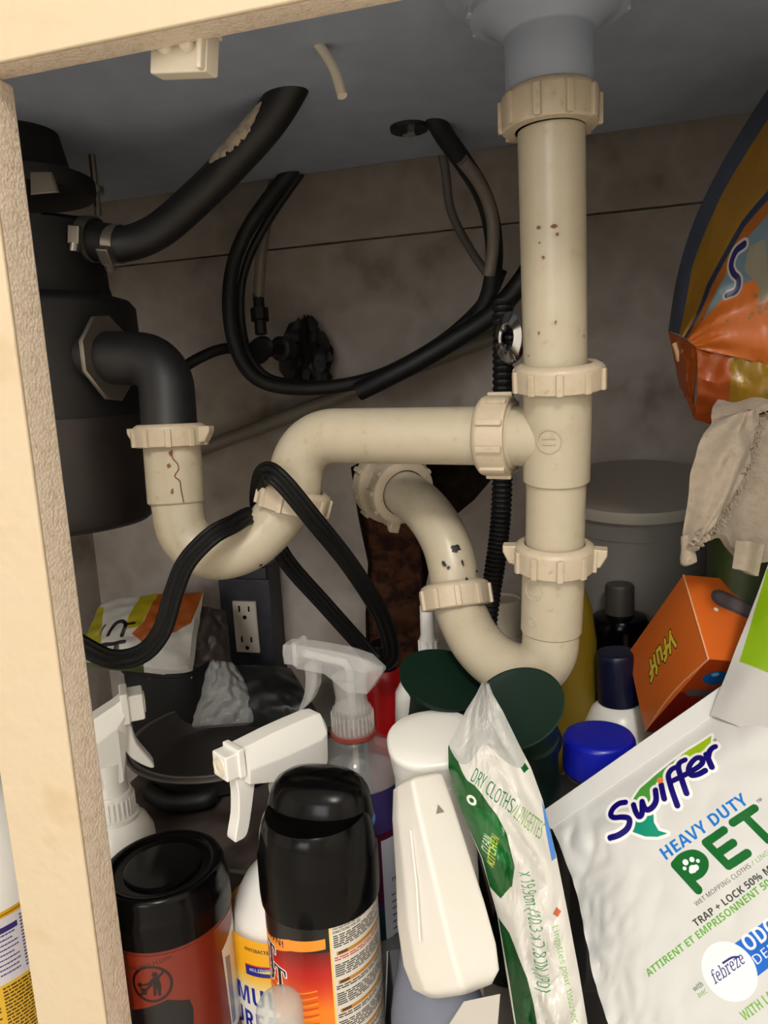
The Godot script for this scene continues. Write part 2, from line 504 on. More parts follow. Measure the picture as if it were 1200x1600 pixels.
func kitchen():
	slab("wall_west", Vector3(-2.7, -0.11, -0.22), Vector3(-2.6, 2.4, 4.9), M.plaster)
	slab("wall_east", Vector3(2.2, -0.11, -0.22), Vector3(2.3, 2.4, 4.9), M.plaster)
	slab("wall_behind", Vector3(-2.7, -0.11, 4.8), Vector3(2.3, 2.4, 4.9), M.plaster)
	slab("floor_001", Vector3(-2.7, -0.21, -0.12), Vector3(2.3, -0.11, 4.9), M.boards)
	slab("ceiling", Vector3(-2.7, 2.4, -0.12), Vector3(2.3, 2.5, 4.9), M.plaster)
	var far := CSGBox3D.new()
	far.name = "wall_far"; far.size = Vector3(5.0, 2.51, 0.22); far.position = Vector3(-0.2, 1.145, -0.1225); far.material = M.plaster
	var cut := CSGBox3D.new()
	cut.name = "recess"; cut.operation = CSGShape3D.OPERATION_SUBTRACTION; cut.size = Vector3(0.34, 0.42, 0.36); cut.material = M.hollow
	cut.position = Vector3(-0.1957, 0.2716, 0.1225 - 0.012) - Vector3(-0.2, 1.145, 0)
	far.add_child(cut)
	far.set_meta("kind", "structure")
	add_child(far)
	var fill_pane := mat(Color(0.9, 0.92, 0.95), 0.2)
	fill_pane.emission_enabled = true; fill_pane.emission = Color(0.98, 0.99, 1.0); fill_pane.emission_energy_multiplier = 3.0
	var w1 := slab("added_window_1", Vector3(-1.3, 0.7, 4.775), Vector3(0.1, 1.9, 4.8), fill_pane)  # made-up glowing window that goes with the added fill light
	for b in [[Vector3(-1.36, 0.64, 4.76), Vector3(-1.3, 1.96, 4.8)], [Vector3(0.1, 0.64, 4.76), Vector3(0.16, 1.96, 4.8)], [Vector3(-1.3, 0.64, 4.76), Vector3(0.1, 0.7, 4.8)], [Vector3(-1.3, 1.9, 4.76), Vector3(0.1, 1.96, 4.8)], [Vector3(-0.615, 0.7, 4.765), Vector3(-0.585, 1.9, 4.775)]]:
		var f := MB.new()
		f.rbox((b[0] + b[1]) / 2, b[1] - b[0], 0.002)
		part(w1, "added_window_frame", f, M.white)
	var lamp := thing("ceiling_lamp", "white glass globe lamp on the kitchen ceiling behind the photographer", "lamp", Vector3(0.42, 2.12, 2.45))
	var q := MB.new()
	var prof := []
	for i in 17: prof.append(Vector2(0.2 * sin(PI * i / 16.0), -0.2 * cos(PI * i / 16.0)))
	q.lathe(prof, 32)
	var glow := mat(Color(0.95, 0.92, 0.85), 0.4)
	glow.emission_enabled = true; glow.emission = Color(1.0, 0.88, 0.7); glow.emission_energy_multiplier = 6.0
	part(lamp, "globe", q, glow)
	q = MB.new()
	q.lathe([Vector2(0, 0.185), Vector2(0.07, 0.185), Vector2(0.09, 0.2), Vector2(0.09, 0.27), Vector2(0.09, 0.281), Vector2(0, 0.281)], 32)
	part(lamp, "canopy", q, M.zinc)

func cabinet():
	var y0 := 0.6399      # underside of the top rail
	var x0 := -0.3302
	var x1 := -0.2804
	var stile := MB.new()
	stile.rbox(Vector3((x0 + x1) / 2, 0.41, 0.539), Vector3(x1 - x0, 0.86, 0.002), 0.0008, 0.0008, 3)
	var s := slab("trim_1", Vector3(x0, -0.02, 0.5165), Vector3(x1, y0, 0.5385), M.paint_rough, 0.002)
	var skin := MB.new()
	skin.rbox(Vector3((x0 + x1) / 2, (y0 - 0.02) / 2, 0.5393), Vector3(x1 - x0 + 0.0006, y0 + 0.02, 0.0028), 0.0012, -1.0, 3)
	part(s, "painted_front", skin, M.paint)
	s = slab("trim_2", Vector3(-0.685, y0, 0.522), Vector3(0.268, 0.85, 0.5385), M.paint_rough, 0.002)
	skin = MB.new()
	skin.rbox(Vector3(-0.2085, (y0 + 0.85) / 2, 0.5393), Vector3(0.953, 0.85 - y0 + 0.0006, 0.0028), 0.0012, -1.0, 3)
	part(s, "painted_front", skin, M.paint)
	slab("trim_3", Vector3(-0.685, -0.1, 0.522), Vector3(0.268, -0.02, 0.54), M.paint, 0.002)
	slab("trim_4", Vector3(0.21, -0.02, 0.522), Vector3(0.268, y0, 0.54), M.paint, 0.002)
	slab("trim_5", Vector3(-0.685, -0.02, 0.522), Vector3(-0.64, y0, 0.54), M.paint, 0.002)
	slab("wall_left", Vector3(-0.685, -0.1, -0.0125), Vector3(-0.667, 0.85, 0.522), M.panel)
	slab("wall_right", Vector3(0.25, -0.1, -0.0125), Vector3(0.268, 0.85, 0.522), M.panel)
	slab("floor", Vector3(-0.667, -0.02, 0.0), Vector3(0.25, 0.0, 0.522), M.panel)
	slab("trim_6", Vector3(-2.6, 0.85, -0.0125), Vector3(2.2, 0.89, 0.57), M.counter, 0.004)     # the worktop
	# back of the cabinet: two sheets with an open joint, the lower one cut roughly round the drain pipe
	var back := Node3D.new()
	back.name = "wall_back"; back.set_meta("kind", "structure")
	add_child(back)
	var q := MB.new()
	q.rbox(Vector3(-0.2085, 0.7494, -0.006), Vector3(0.917, 0.2012, 0.012), 0.0012)
	part(back, "panel", q, M.panel)
	var lower := CSGBox3D.new()
	lower.name = "panel"; lower.size = Vector3(0.917, 0.646, 0.012); lower.position = Vector3(-0.2085, 0.323, -0.006); lower.material = M.panel
	var hole := CSGPolygon3D.new()
	hole.name = "hole"; hole.operation = CSGShape3D.OPERATION_SUBTRACTION; hole.mode = CSGPolygon3D.MODE_DEPTH; hole.depth = 0.1; hole.material = M.hollow
	var o := PackedVector2Array()
	for a in [Vector3(-0.2849, 0.3836, 0), Vector3(-0.2621, 0.3941, 0), Vector3(-0.2096, 0.4004, 0), Vector3(-0.1632, 0.3946, 0), Vector3(-0.1063, 0.3827, 0), Vector3(-0.1143, 0.3633, 0), Vector3(-0.1338, 0.3415, 0), Vector3(-0.1535, 0.3254, 0), Vector3(-0.1666, 0.3067, 0), Vector3(-0.1768, 0.2877, 0), Vector3(-0.1907, 0.2596, 0), Vector3(-0.2023, 0.2146, 0), Vector3(-0.2104, 0.1265, 0), Vector3(-0.2799, 0.1201, 0), Vector3(-0.2772, 0.1956, 0), Vector3(-0.2698, 0.2625, 0), Vector3(-0.2789, 0.3196, 0)]: o.append(Vector2(a.x + 0.2085, a.y - 0.323))
	hole.polygon = o; hole.position = Vector3(0, 0, 0.05)
	lower.add_child(hole)
	back.add_child(lower, true)
	q = MB.new()
	var a := Vector3(-0.2771, 0.2905, -0.03)
	var w := -0.2113
	q.rbox(Vector3((a.x + w) / 2, 0.2, -0.045), Vector3(w - a.x + 0.01, 0.4 - 0.0, 0.05), 0.004)
	part(back, "wall_stud", q, M.rotten)
	# white plastic double catch screwed under the top rail
	var c := thing("door_catch", "small white plastic double door catch fixed under the top rail", "catch", Vector3(-0.1845, 0.6385, 0.5153), face(Vector3(0.9737, -0.1709, 0.1504), Vector3(0, 1, 0)))
	q = MB.new(); q.rbox(Vector3(0, 0, 0), Vector3(0.033, 0.017, 0.010), 0.0012); part(c, "body", q, M.cream)
	q = MB.new(); q.rbox(Vector3(-0.0015, 0.0095, 0.0), Vector3(0.036, 0.003, 0.014), 0.0008); part(c, "mounting_plate", q, M.cream)
	for x in [-0.007, 0.006]:
		q = MB.new(MB.new().xf * Transform3D(Basis(Vector3.RIGHT, PI / 2), Vector3(x, 0.003, 0.005)))
		q.lathe([Vector2(0, 0), Vector2(0.0038, 0), Vector2(0.0038, 0.002), Vector2(0.0028, 0.0034), Vector2(0, 0.0036)], 16)
		under(part(c, "roller", q, M.cream), c.get_node("body"))
	q = MB.new(); q.rbox(Vector3(0.0145, -0.001, 0.006), Vector3(0.003, 0.014, 0.005), 0.001); part(c, "side_lip", q, M.cream)

func sink():
	var o := thing("kitchen_sink", "grey underside of the double bowl sink above the pipes", "sink", Vector3(-0.2085, 0.69, 0.28))
	var bowl := inside(o)
	bowl.rbox(Vector3(-0.2085, 0.77, 0.285), Vector3(0.85, 0.155, 0.38), 0.03, 0.06, 5)
	part(o, "bowl", bowl, M.steel)
	var top := Vector3(-0.0203, 0.6717, 0.3992)
	var s := thing("basket_strainer", "grey metal strainer body and locknut under the right sink bowl", "strainer", Vector3(-0.0215, 0.6274, 0.4022))
	var h: float = 0.6935 - s.position.y
	var q := MB.new()
	q.lathe([Vector2(0, h), Vector2(0.057, h), Vector2(0.057, h - 0.004), Vector2(0.054, h - 0.006), Vector2(0.049, h - 0.007), Vector2(0.046, h - 0.012), Vector2(0.037, h - 0.018), Vector2(0.034, h - 0.019), Vector2(0.0255, h - 0.027), Vector2(0.0242, h - 0.029), Vector2(0.0242, 0.006), Vector2(0, 0.006)], 56)
	part(s, "strainer_body", q, M.steel)
	q = MB.new()
	q.lathe([Vector2(0.036, h - 0.016), Vector2(0.043, h - 0.017), Vector2(0.044, h - 0.012), Vector2(0.038, h - 0.010)], 48)
	for k in 10:
		q.xf = Transform3D(Basis(Vector3.UP, TAU * k / 10), Vector3.ZERO)
		q.rbox(Vector3(0, h - 0.0145, 0.0435), Vector3(0.006, 0.005, 0.004), 0.001)
	part(s, "locknut", q, M.steel)
	o = thing("loose_tube", "thin pale tube curling down from the sink underside left of the strainer", "tube", Vector3(-0.1764, 0.7082, 0.374))
	q = inside(o)
	q.tube(MB.spline([Vector3(-0.1861, 0.7216, 0.3639), Vector3(-0.1756, 0.7073, 0.374), Vector3(-0.163, 0.6924, 0.3783), Vector3(-0.1535, 0.6764, 0.3816), Vector3(-0.148, 0.6588, 0.3852)], 8), 0.0032, 12)
	part(o, "sleeve", q, M.cream)

func nut(parent: Node3D, c: Vector3, axis: Vector3, r: float, bore: float, h: float, ears := 0, m: Material = null, spin := 0.0) -> MeshInstance3D:
	var q := MB.new(parent.transform.affine_inverse() * Transform3D(upright(axis) * Basis(Vector3.UP, spin), c))
	var f := q.xf
	q.lathe([Vector2(bore, -h / 2), Vector2(r * 0.94, -h / 2), Vector2(r * 0.985, -h * 0.44), Vector2(r, h * 0.26), Vector2(r * 0.97, h * 0.4), Vector2(r * 0.86, h / 2), Vector2(bore + 0.0007, h / 2), Vector2(bore, h * 0.46), Vector2(bore, -h / 2)], 48)
	for k in 10:
		q.xf = f * Transform3D(Basis(Vector3.UP, TAU * (k + 0.3) / 10), Vector3.ZERO)
		q.rbox(Vector3(0, -h * 0.09, r), Vector3(0.0042, h * 0.78, 0.0036), 0.0008, -1.0, 2)
	for k in ears:
		q.xf = f * Transform3D(Basis(Vector3.UP, PI * k - spin), Vector3.ZERO)
		q.prism(PackedVector2Array([Vector2(r - 0.002, -h * 0.36), Vector2(r + 0.0035, -h * 0.3), Vector2(r + 0.0075, h * 0.12), Vector2(r + 0.0075, h * 0.34), Vector2(r - 0.002, h * 0.36)]), 0.009, 0.0008)
	return part(parent, "slip_nut", q, m if m else M.pvc_nut)

func pipe(parent: Node3D, called: String, path: Array, r: float, m: Material, n := 28) -> MeshInstance3D:
	var q := inside(parent)
	q.tube(path, r, n)
	return part(parent, called, q, m)

func sleeve(parent: Node3D, called: String, a: Vector3, b: Vector3, r: float, m: Material) -> MeshInstance3D:     # straight fitting with softened lips
	var q := MB.new(parent.transform.affine_inverse() * Transform3D(upright(b - a), a))
	var h := a.distance_to(b)
	q.lathe([Vector2(0, 0), Vector2(r - 0.0012, 0), Vector2(r, 0.0012), Vector2(r, h - 0.0012), Vector2(r - 0.0012, h), Vector2(0, h)], 40)
	return part(parent, called, q, m)

func emblem(parent: Node3D, at: Vector3, from: Vector3, axis: Vector3, r: float, bars: int, whole: Node3D):     # raised maker's mark moulded on a fitting
	var q := MB.new(parent.transform.affine_inverse())
	var d := at - from - axis * (at - from).dot(axis)
	var out := d.normalized()
	var side := axis.cross(out)
	var place := func(x: float, y: float) -> Vector3:
		var g := x / d.length()
		return from + axis * ((at - from).dot(axis) + y) + (out * cos(g) + side * sin(g)) * (d.length() + 0.0001)
	var ringp := []
	for i in 25: ringp.append(place.call(cos(TAU * i / 24) * r, sin(TAU * i / 24) * r))
	q.tube(ringp, 0.00045, 6, false)
	for k in bars:
		var y := (k - (bars - 1) / 2.0) * r * 0.5
		var l := []
		for i in 5: l.append(place.call(lerpf(-0.55, 0.55, i / 4.0) * r, y))
		q.tube(l, 0.0004, 6)
	under(part(parent, "moulded_mark", q, M.pvc), whole)

func drain():
	var o := thing("sink_drain", "off-white plastic drain pipes with slip nuts, tee and two traps", "drain pipe", Vector3(-0.0338, 0.2838, 0.377))
	var t0 := Vector3(-0.0209, 0.6217, 0.4009); var t1 := Vector3(-0.0206, 0.4851, 0.3945); var t2 := Vector3(-0.0216, 0.4147, 0.384); var t3 := Vector3(-0.0238, 0.3597, 0.3775); var t4 := Vector3(-0.0268, 0.3121, 0.3731)
	pipe(o, "tailpiece", [t0 + (t0 - t1) * 0.05, t1 + (t2 - t1) * 0.2], 0.0189, M.pvc, 40)
	nut(o, Vector3(-0.0215, 0.6274, 0.4022), Vector3.UP, 0.0272, 0.0195, 0.021, 0, null, 0.25)
	nut(o, Vector3(-0.0188, 0.48, 0.3938), t1 - t2, 0.0268, 0.0195, 0.0165, 0, null, 0.5)
	sleeve(o, "tee_fitting", Vector3(-0.0196, 0.4755, 0.3927), t2, 0.0207, M.pvc)
	sleeve(o, "tee_branch", Vector3(-0.0558, 0.4443, 0.3811), Vector3(-0.0199, 0.4429, 0.388), 0.0190, M.pvc)
	nut(o, Vector3(-0.0589, 0.4443, 0.3789), Vector3(-0.0329, 0.0007, -0.0055), 0.0262, 0.0195, 0.021, 0, null, 0.2)
	sleeve(o, "tee_collar", Vector3(-0.0464, 0.4441, 0.3817), Vector3(-0.053, 0.4442, 0.3804), 0.0212, M.pvc)
	pipe(o, "trap_arm", MB.fillet([Vector3(-0.2093, 0.3932, 0.3686), Vector3(-0.2018, 0.4478, 0.3631), Vector3(-0.0572, 0.4442, 0.3795)], 0.037, 14), 0.0191, M.pvc, 32)
	pipe(o, "drain_tube", [t2 + (t1 - t2) * 0.05, t3], 0.0187, M.pvc, 40)
	nut(o, Vector3(-0.0237, 0.3652, 0.3786), t2 - t3, 0.0255, 0.0192, 0.0185, 2, null, 0.0)
	sleeve(o, "trap_hub", Vector3(-0.0242, 0.3598, 0.3776), t4, 0.0202, M.pvc)
	pipe(o, "trap_bend", MB.spline([Vector3(-0.0263, 0.3167, 0.3732), t4, Vector3(-0.0291, 0.2955, 0.3736), Vector3(-0.0404, 0.283, 0.3737), Vector3(-0.0609, 0.2826, 0.3659), Vector3(-0.0806, 0.2935, 0.3517), Vector3(-0.0945, 0.3112, 0.3346), Vector3(-0.0989, 0.3244, 0.3293)], 7), 0.0189, M.pvc, 36)
	nut(o, Vector3(-0.0987, 0.3223, 0.3306), Vector3(-0.0072, 0.0409, -0.0136), 0.0262, 0.0192, 0.019, 0, null, 0.1)
	pipe(o, "trap_outlet", MB.spline([Vector3(-0.0982, 0.32, 0.3309), Vector3(-0.1014, 0.343, 0.3246), Vector3(-0.1094, 0.3631, 0.3148), Vector3(-0.1264, 0.3824, 0.2994), Vector3(-0.1485, 0.3934, 0.2795), Vector3(-0.164, 0.3968, 0.2569)], 7), 0.0186, M.pvc, 36)
	var wall_way := Vector3(-0.0233, 0.0068, -0.0283)
	nut(o, Vector3(-0.1505, 0.3943, 0.2778), -wall_way, 0.0275, 0.0192, 0.014, 2, null, 0.6)
	nut(o, Vector3(-0.1653, 0.3962, 0.2522), -wall_way, 0.034, 0.0195, 0.016, 0, null, 0.2)
	pipe(o, "wall_stub", [Vector3(-0.156, 0.3954, 0.2707), Vector3(-0.1664, 0.3962, 0.2525), Vector3(-0.2541, 0.3587, -0.05)], 0.021, M.pvc)
	# the branch from the disposer
	nut(o, Vector3(-0.2961, 0.4527, 0.3797), Vector3(0.0002, 0.0372, -0.0014), 0.0262, 0.0203, 0.0165, 2, null, 0.3)
	sleeve(o, "inlet_hub", Vector3(-0.2954, 0.4461, 0.3796), Vector3(-0.2946, 0.4029, 0.3828), 0.0207, M.pvc)
	pipe(o, "trap_bend", MB.spline([Vector3(-0.295, 0.4081, 0.382), Vector3(-0.2937, 0.3996, 0.3831), Vector3(-0.2911, 0.383, 0.3843), Vector3(-0.2812, 0.3694, 0.3839), Vector3(-0.2635, 0.3641, 0.3808), Vector3(-0.2421, 0.3703, 0.3757), Vector3(-0.2231, 0.3868, 0.3695), Vector3(-0.2119, 0.4023, 0.3667), Vector3(-0.2088, 0.4092, 0.3656)], 7), 0.0188, M.pvc, 36)
	nut(o, Vector3(-0.2083, 0.4023, 0.3667), Vector3(0.0084, 0.0299, -0.0035), 0.0262, 0.0195, 0.0175, 0, null, 0.45)
	var ax := (t1 - t2).normalized()
	emblem(o, Vector3(-0.0242, 0.442, 0.4088), t1, ax, 0.0072, 2, o.get_node("tee_fitting"))
	ax = (t3 - t4).normalized()
	emblem(o, Vector3(-0.0366, 0.3455, 0.3926), t3, ax, 0.0070, 3, o.get_node("trap_hub"))
	emblem(o, Vector3(-0.0375, 0.3234, 0.3908), t3, ax, 0.0030, 1, o.get_node("trap_hub"))
	# dried splashes
	var q := inside(o)
	ax = (t0 - t1).normalized()
	var k := 0
	for a in [Vector3(-0.0277, 0.5626, 0.4157), Vector3(-0.0192, 0.5625, 0.417), Vector3(-0.0176, 0.558, 0.4166), Vector3(-0.0275, 0.5547, 0.4154), Vector3(-0.0255, 0.5466, 0.4157), Vector3(-0.0193, 0.5107, 0.4145), Vector3(-0.0289, 0.5054, 0.4124), Vector3(-0.004, 0.5023, 0.4042), Vector3(-0.0354, 0.4929, 0.4065)]:
		blot(q, a, ax, t0, [0.0014, 0.0018, 0.0009, 0.0006, 0.0009, 0.0008, 0.0006, 0.0007, 0.0008][k], k, [0.7, 0.5, 1, 1, 1, 1.3, 1.5, 1, 0.6][k]); k += 1
	part(o, "stain_spots", q, M.rust).set_meta("kind", "stuff")
	q = inside(o)
	ax = (Vector3(-0.1094, 0.3631, 0.3148) - Vector3(-0.1014, 0.343, 0.3246)).normalized()
	for a in [Vector3(-0.0962, 0.3597, 0.3367), Vector3(-0.104, 0.3492, 0.3434), Vector3(-0.1005, 0.3472, 0.3447), Vector3(-0.0907, 0.3497, 0.3407), Vector3(-0.0813, 0.3424, 0.3362), Vector3(-0.0874, 0.3392, 0.3462)]:
		blot(q, a, ax, Vector3(-0.1014, 0.343, 0.3246), [0.0044, 0.0018, 0.0018, 0.001, 0.0012, 0.0012][k - 9], k, [0.8, 1.3, 0.6, 2.5, 1.2, 1][k - 9]); k += 1
	ax = (Vector3(-0.2231, 0.3868, 0.3695) - Vector3(-0.2421, 0.3703, 0.3757)).normalized()
	for a in [Vector3(-0.2168, 0.3615, 0.3701), Vector3(-0.2225, 0.3547, 0.3722), Vector3(-0.2188, 0.3564, 0.3711), Vector3(-0.2295, 0.3577, 0.3864)]:
		blot(q, a, ax, Vector3(-0.2421, 0.3703, 0.3757), [0.0028, 0.002, 0.002, 0.0014][k - 15], k, [1.0, 1.8, 1.2, 1.0][k - 15]); k += 1
	part(o, "dried_splash", q, M.splash).set_meta("kind", "stuff")
	q = inside(o)
	ax = (Vector3(-0.2946, 0.4029, 0.3828) - Vector3(-0.2954, 0.4461, 0.3796)).normalized()
	var run := []
	for a in [Vector3(-0.285, 0.4434, 0.3979), Vector3(-0.2846, 0.4375, 0.3982), Vector3(-0.2822, 0.4336, 0.3969), Vector3(-0.2817, 0.4295, 0.3968), Vector3(-0.284, 0.4248, 0.3989), Vector3(-0.2813, 0.4209, 0.3973), Vector3(-0.2809, 0.4149, 0.3974), Vector3(-0.2799, 0.4057, 0.3973)]: run.append(a)
	q.tube(MB.spline(run, 4), 0.0005, 6)
	for a in [Vector3(-0.2859, 0.4407, 0.3986), Vector3(-0.2872, 0.4323, 0.3999), Vector3(-0.286, 0.4146, 0.4009)]: 
		blot(q, a, ax, Vector3(-0.2954, 0.4461, 0.3796), 0.0013, k, 1.5); k += 1
	under(part(o, "rust_run", q, M.rust), o.get_node("inlet_hub"))

func disposer():
	var at := Vector3(-0.442, 0.3769, 0.328)
	var o := thing("garbage_disposer", "black food waste disposer hanging behind the centre stile", "disposer", at)
	var q := MB.new()
	var ledge: float = 0.5614 - at.y
	var seam: float = 0.4664 - at.y
	q.lathe([Vector2(0, 0), Vector2(0.072, 0), Vector2(0.078, 0.005), Vector2(0.0805, 0.02), Vector2(0.0815, seam), Vector2(0.079, seam + 0.003), Vector2(0, seam + 0.003)], 48)
	part(o, "motor_housing", q, M.brown_black)
	q = MB.new()
	q.lathe([Vector2(0, seam), Vector2(0.080, seam), Vector2(0.0815, seam + 0.004), Vector2(0.0795, ledge - 0.006), Vector2(0.075, ledge), Vector2(0.062, ledge + 0.004), Vector2(0.06, ledge + 0.012), Vector2(0.058, 0.62 - at.y), Vector2(0, 0.62 - at.y)], 48)
	part(o, "grind_chamber", q, M.black_dull)
	q = MB.new()
	var r0: float = 0.6492 - at.y
	q.lathe([Vector2(0, r0 - 0.004), Vector2(0.056, r0 - 0.004), Vector2(0.058, r0), Vector2(0.058, r0 + 0.008), Vector2(0.040, r0 + 0.016), Vector2(0.034, 0.694 - at.y), Vector2(0, 0.694 - at.y)], 48)
	part(o, "mounting_ring", q, M.black_dull)
	q = MB.new(o.transform.affine_inverse() * Transform3D(Basis(), Vector3(-0.3709, 0.6322, 0.3903)))
	q.prism(PackedVector2Array([Vector2(-0.010, -0.006), Vector2(0.013, -0.007), Vector2(0.009, 0.007), Vector2(-0.008, 0.009)]), 0.003, 0.0008)
	part(o, "ring_tab", q, M.zinc)
	for k in 3:
		q = MB.new(Transform3D(Basis(), Vector3(sin(k * TAU / 3 + 0.6) * 0.066, r0 + 0.02, cos(k * TAU / 3 + 0.6) * 0.066)))
		q.lathe([Vector2(0, -0.03), Vector2(0.003, -0.03), Vector2(0.003, -0.012), Vector2(0.007, -0.012), Vector2(0.007, -0.006), Vector2(0.003, -0.006), Vector2(0.003, 0.02), Vector2(0, 0.02)], 12)
		part(o, "mounting_screw", q, M.zinc)
	var a := Vector3(-0.3444, 0.511, 0.3599)
	var way := Vector3(0.0234, -0.0025, 0.0043)
	q = MB.new(o.transform.affine_inverse() * Transform3D(face(way.cross(Vector3.UP), Vector3.UP), a - way.normalized() * 0.012))
	q.prism(PackedVector2Array([Vector2(-0.004, 0.032), Vector2(0.012, 0.03), Vector2(0.026, 0.012), Vector2(0.026, -0.01), Vector2(0.008, -0.031), Vector2(-0.008, -0.033), Vector2(-0.034, -0.006), Vector2(-0.036, 0.004), Vector2(-0.03, 0.01)]), 0.004, 0.001)
	part(o, "outlet_flange", q, M.zinc)
	q = MB.new(o.transform.affine_inverse() * Transform3D(upright(way), Vector3(-0.3704, 0.5101, 0.3664)))
	q.lathe([Vector2(0, -0.01), Vector2(0.003, -0.01), Vector2(0.003, 0.0), Vector2(0.006, 0.0), Vector2(0.006, 0.005), Vector2(0, 0.005)], 6)
	part(o, "flange_bolt", q, M.zinc)
	pipe(o, "outlet_elbow", MB.fillet([a - way.normalized() * 0.035, Vector3(-0.3039, 0.5071, 0.3638), Vector3(-0.2961, 0.4508, 0.38)], 0.031, 12), 0.0200, M.rubber, 32)
	q = MB.new(o.transform.affine_inverse() * Transform3D(upright(Vector3(0.0461, -0.0109, 0.0088)), Vector3(-0.4059, 0.6117, 0.3238)))
	q.lathe([Vector2(0, -0.02), Vector2(0.017, -0.02), Vector2(0.017, 0.03), Vector2(0.0145, 0.031), Vector2(0.0145, 0.05), Vector2(0, 0.05)], 24)
	part(o, "inlet_spout", q, M.black_dull)

func clamp_band(parent: Node3D, c: Vector3, axis: Vector3, r: float, spin: float):
	var q := MB.new(parent.transform.affine_inverse() * Transform3D(upright(axis) * Basis(Vector3.UP, spin), c))
	q.lathe([Vector2(r, -0.005), Vector2(r + 0.001, -0.005), Vector2(r + 0.001, 0.005), Vector2(r, 0.005), Vector2(r, -0.005)], 32)
	q.rbox(Vector3(0, 0, r + 0.003), Vector3(0.014, 0.010, 0.006), 0.001)
	var f := q.xf
	q.xf = f * Transform3D(Basis(Vector3.BACK, PI / 2), Vector3(0.004, 0, r + 0.0035))
	q.lathe([Vector2(0, -0.008), Vector2(0.004, -0.008), Vector2(0.004, -0.002), Vector2(0, -0.002)], 10)
	part(parent, "hose_clamp", q, M.zinc)

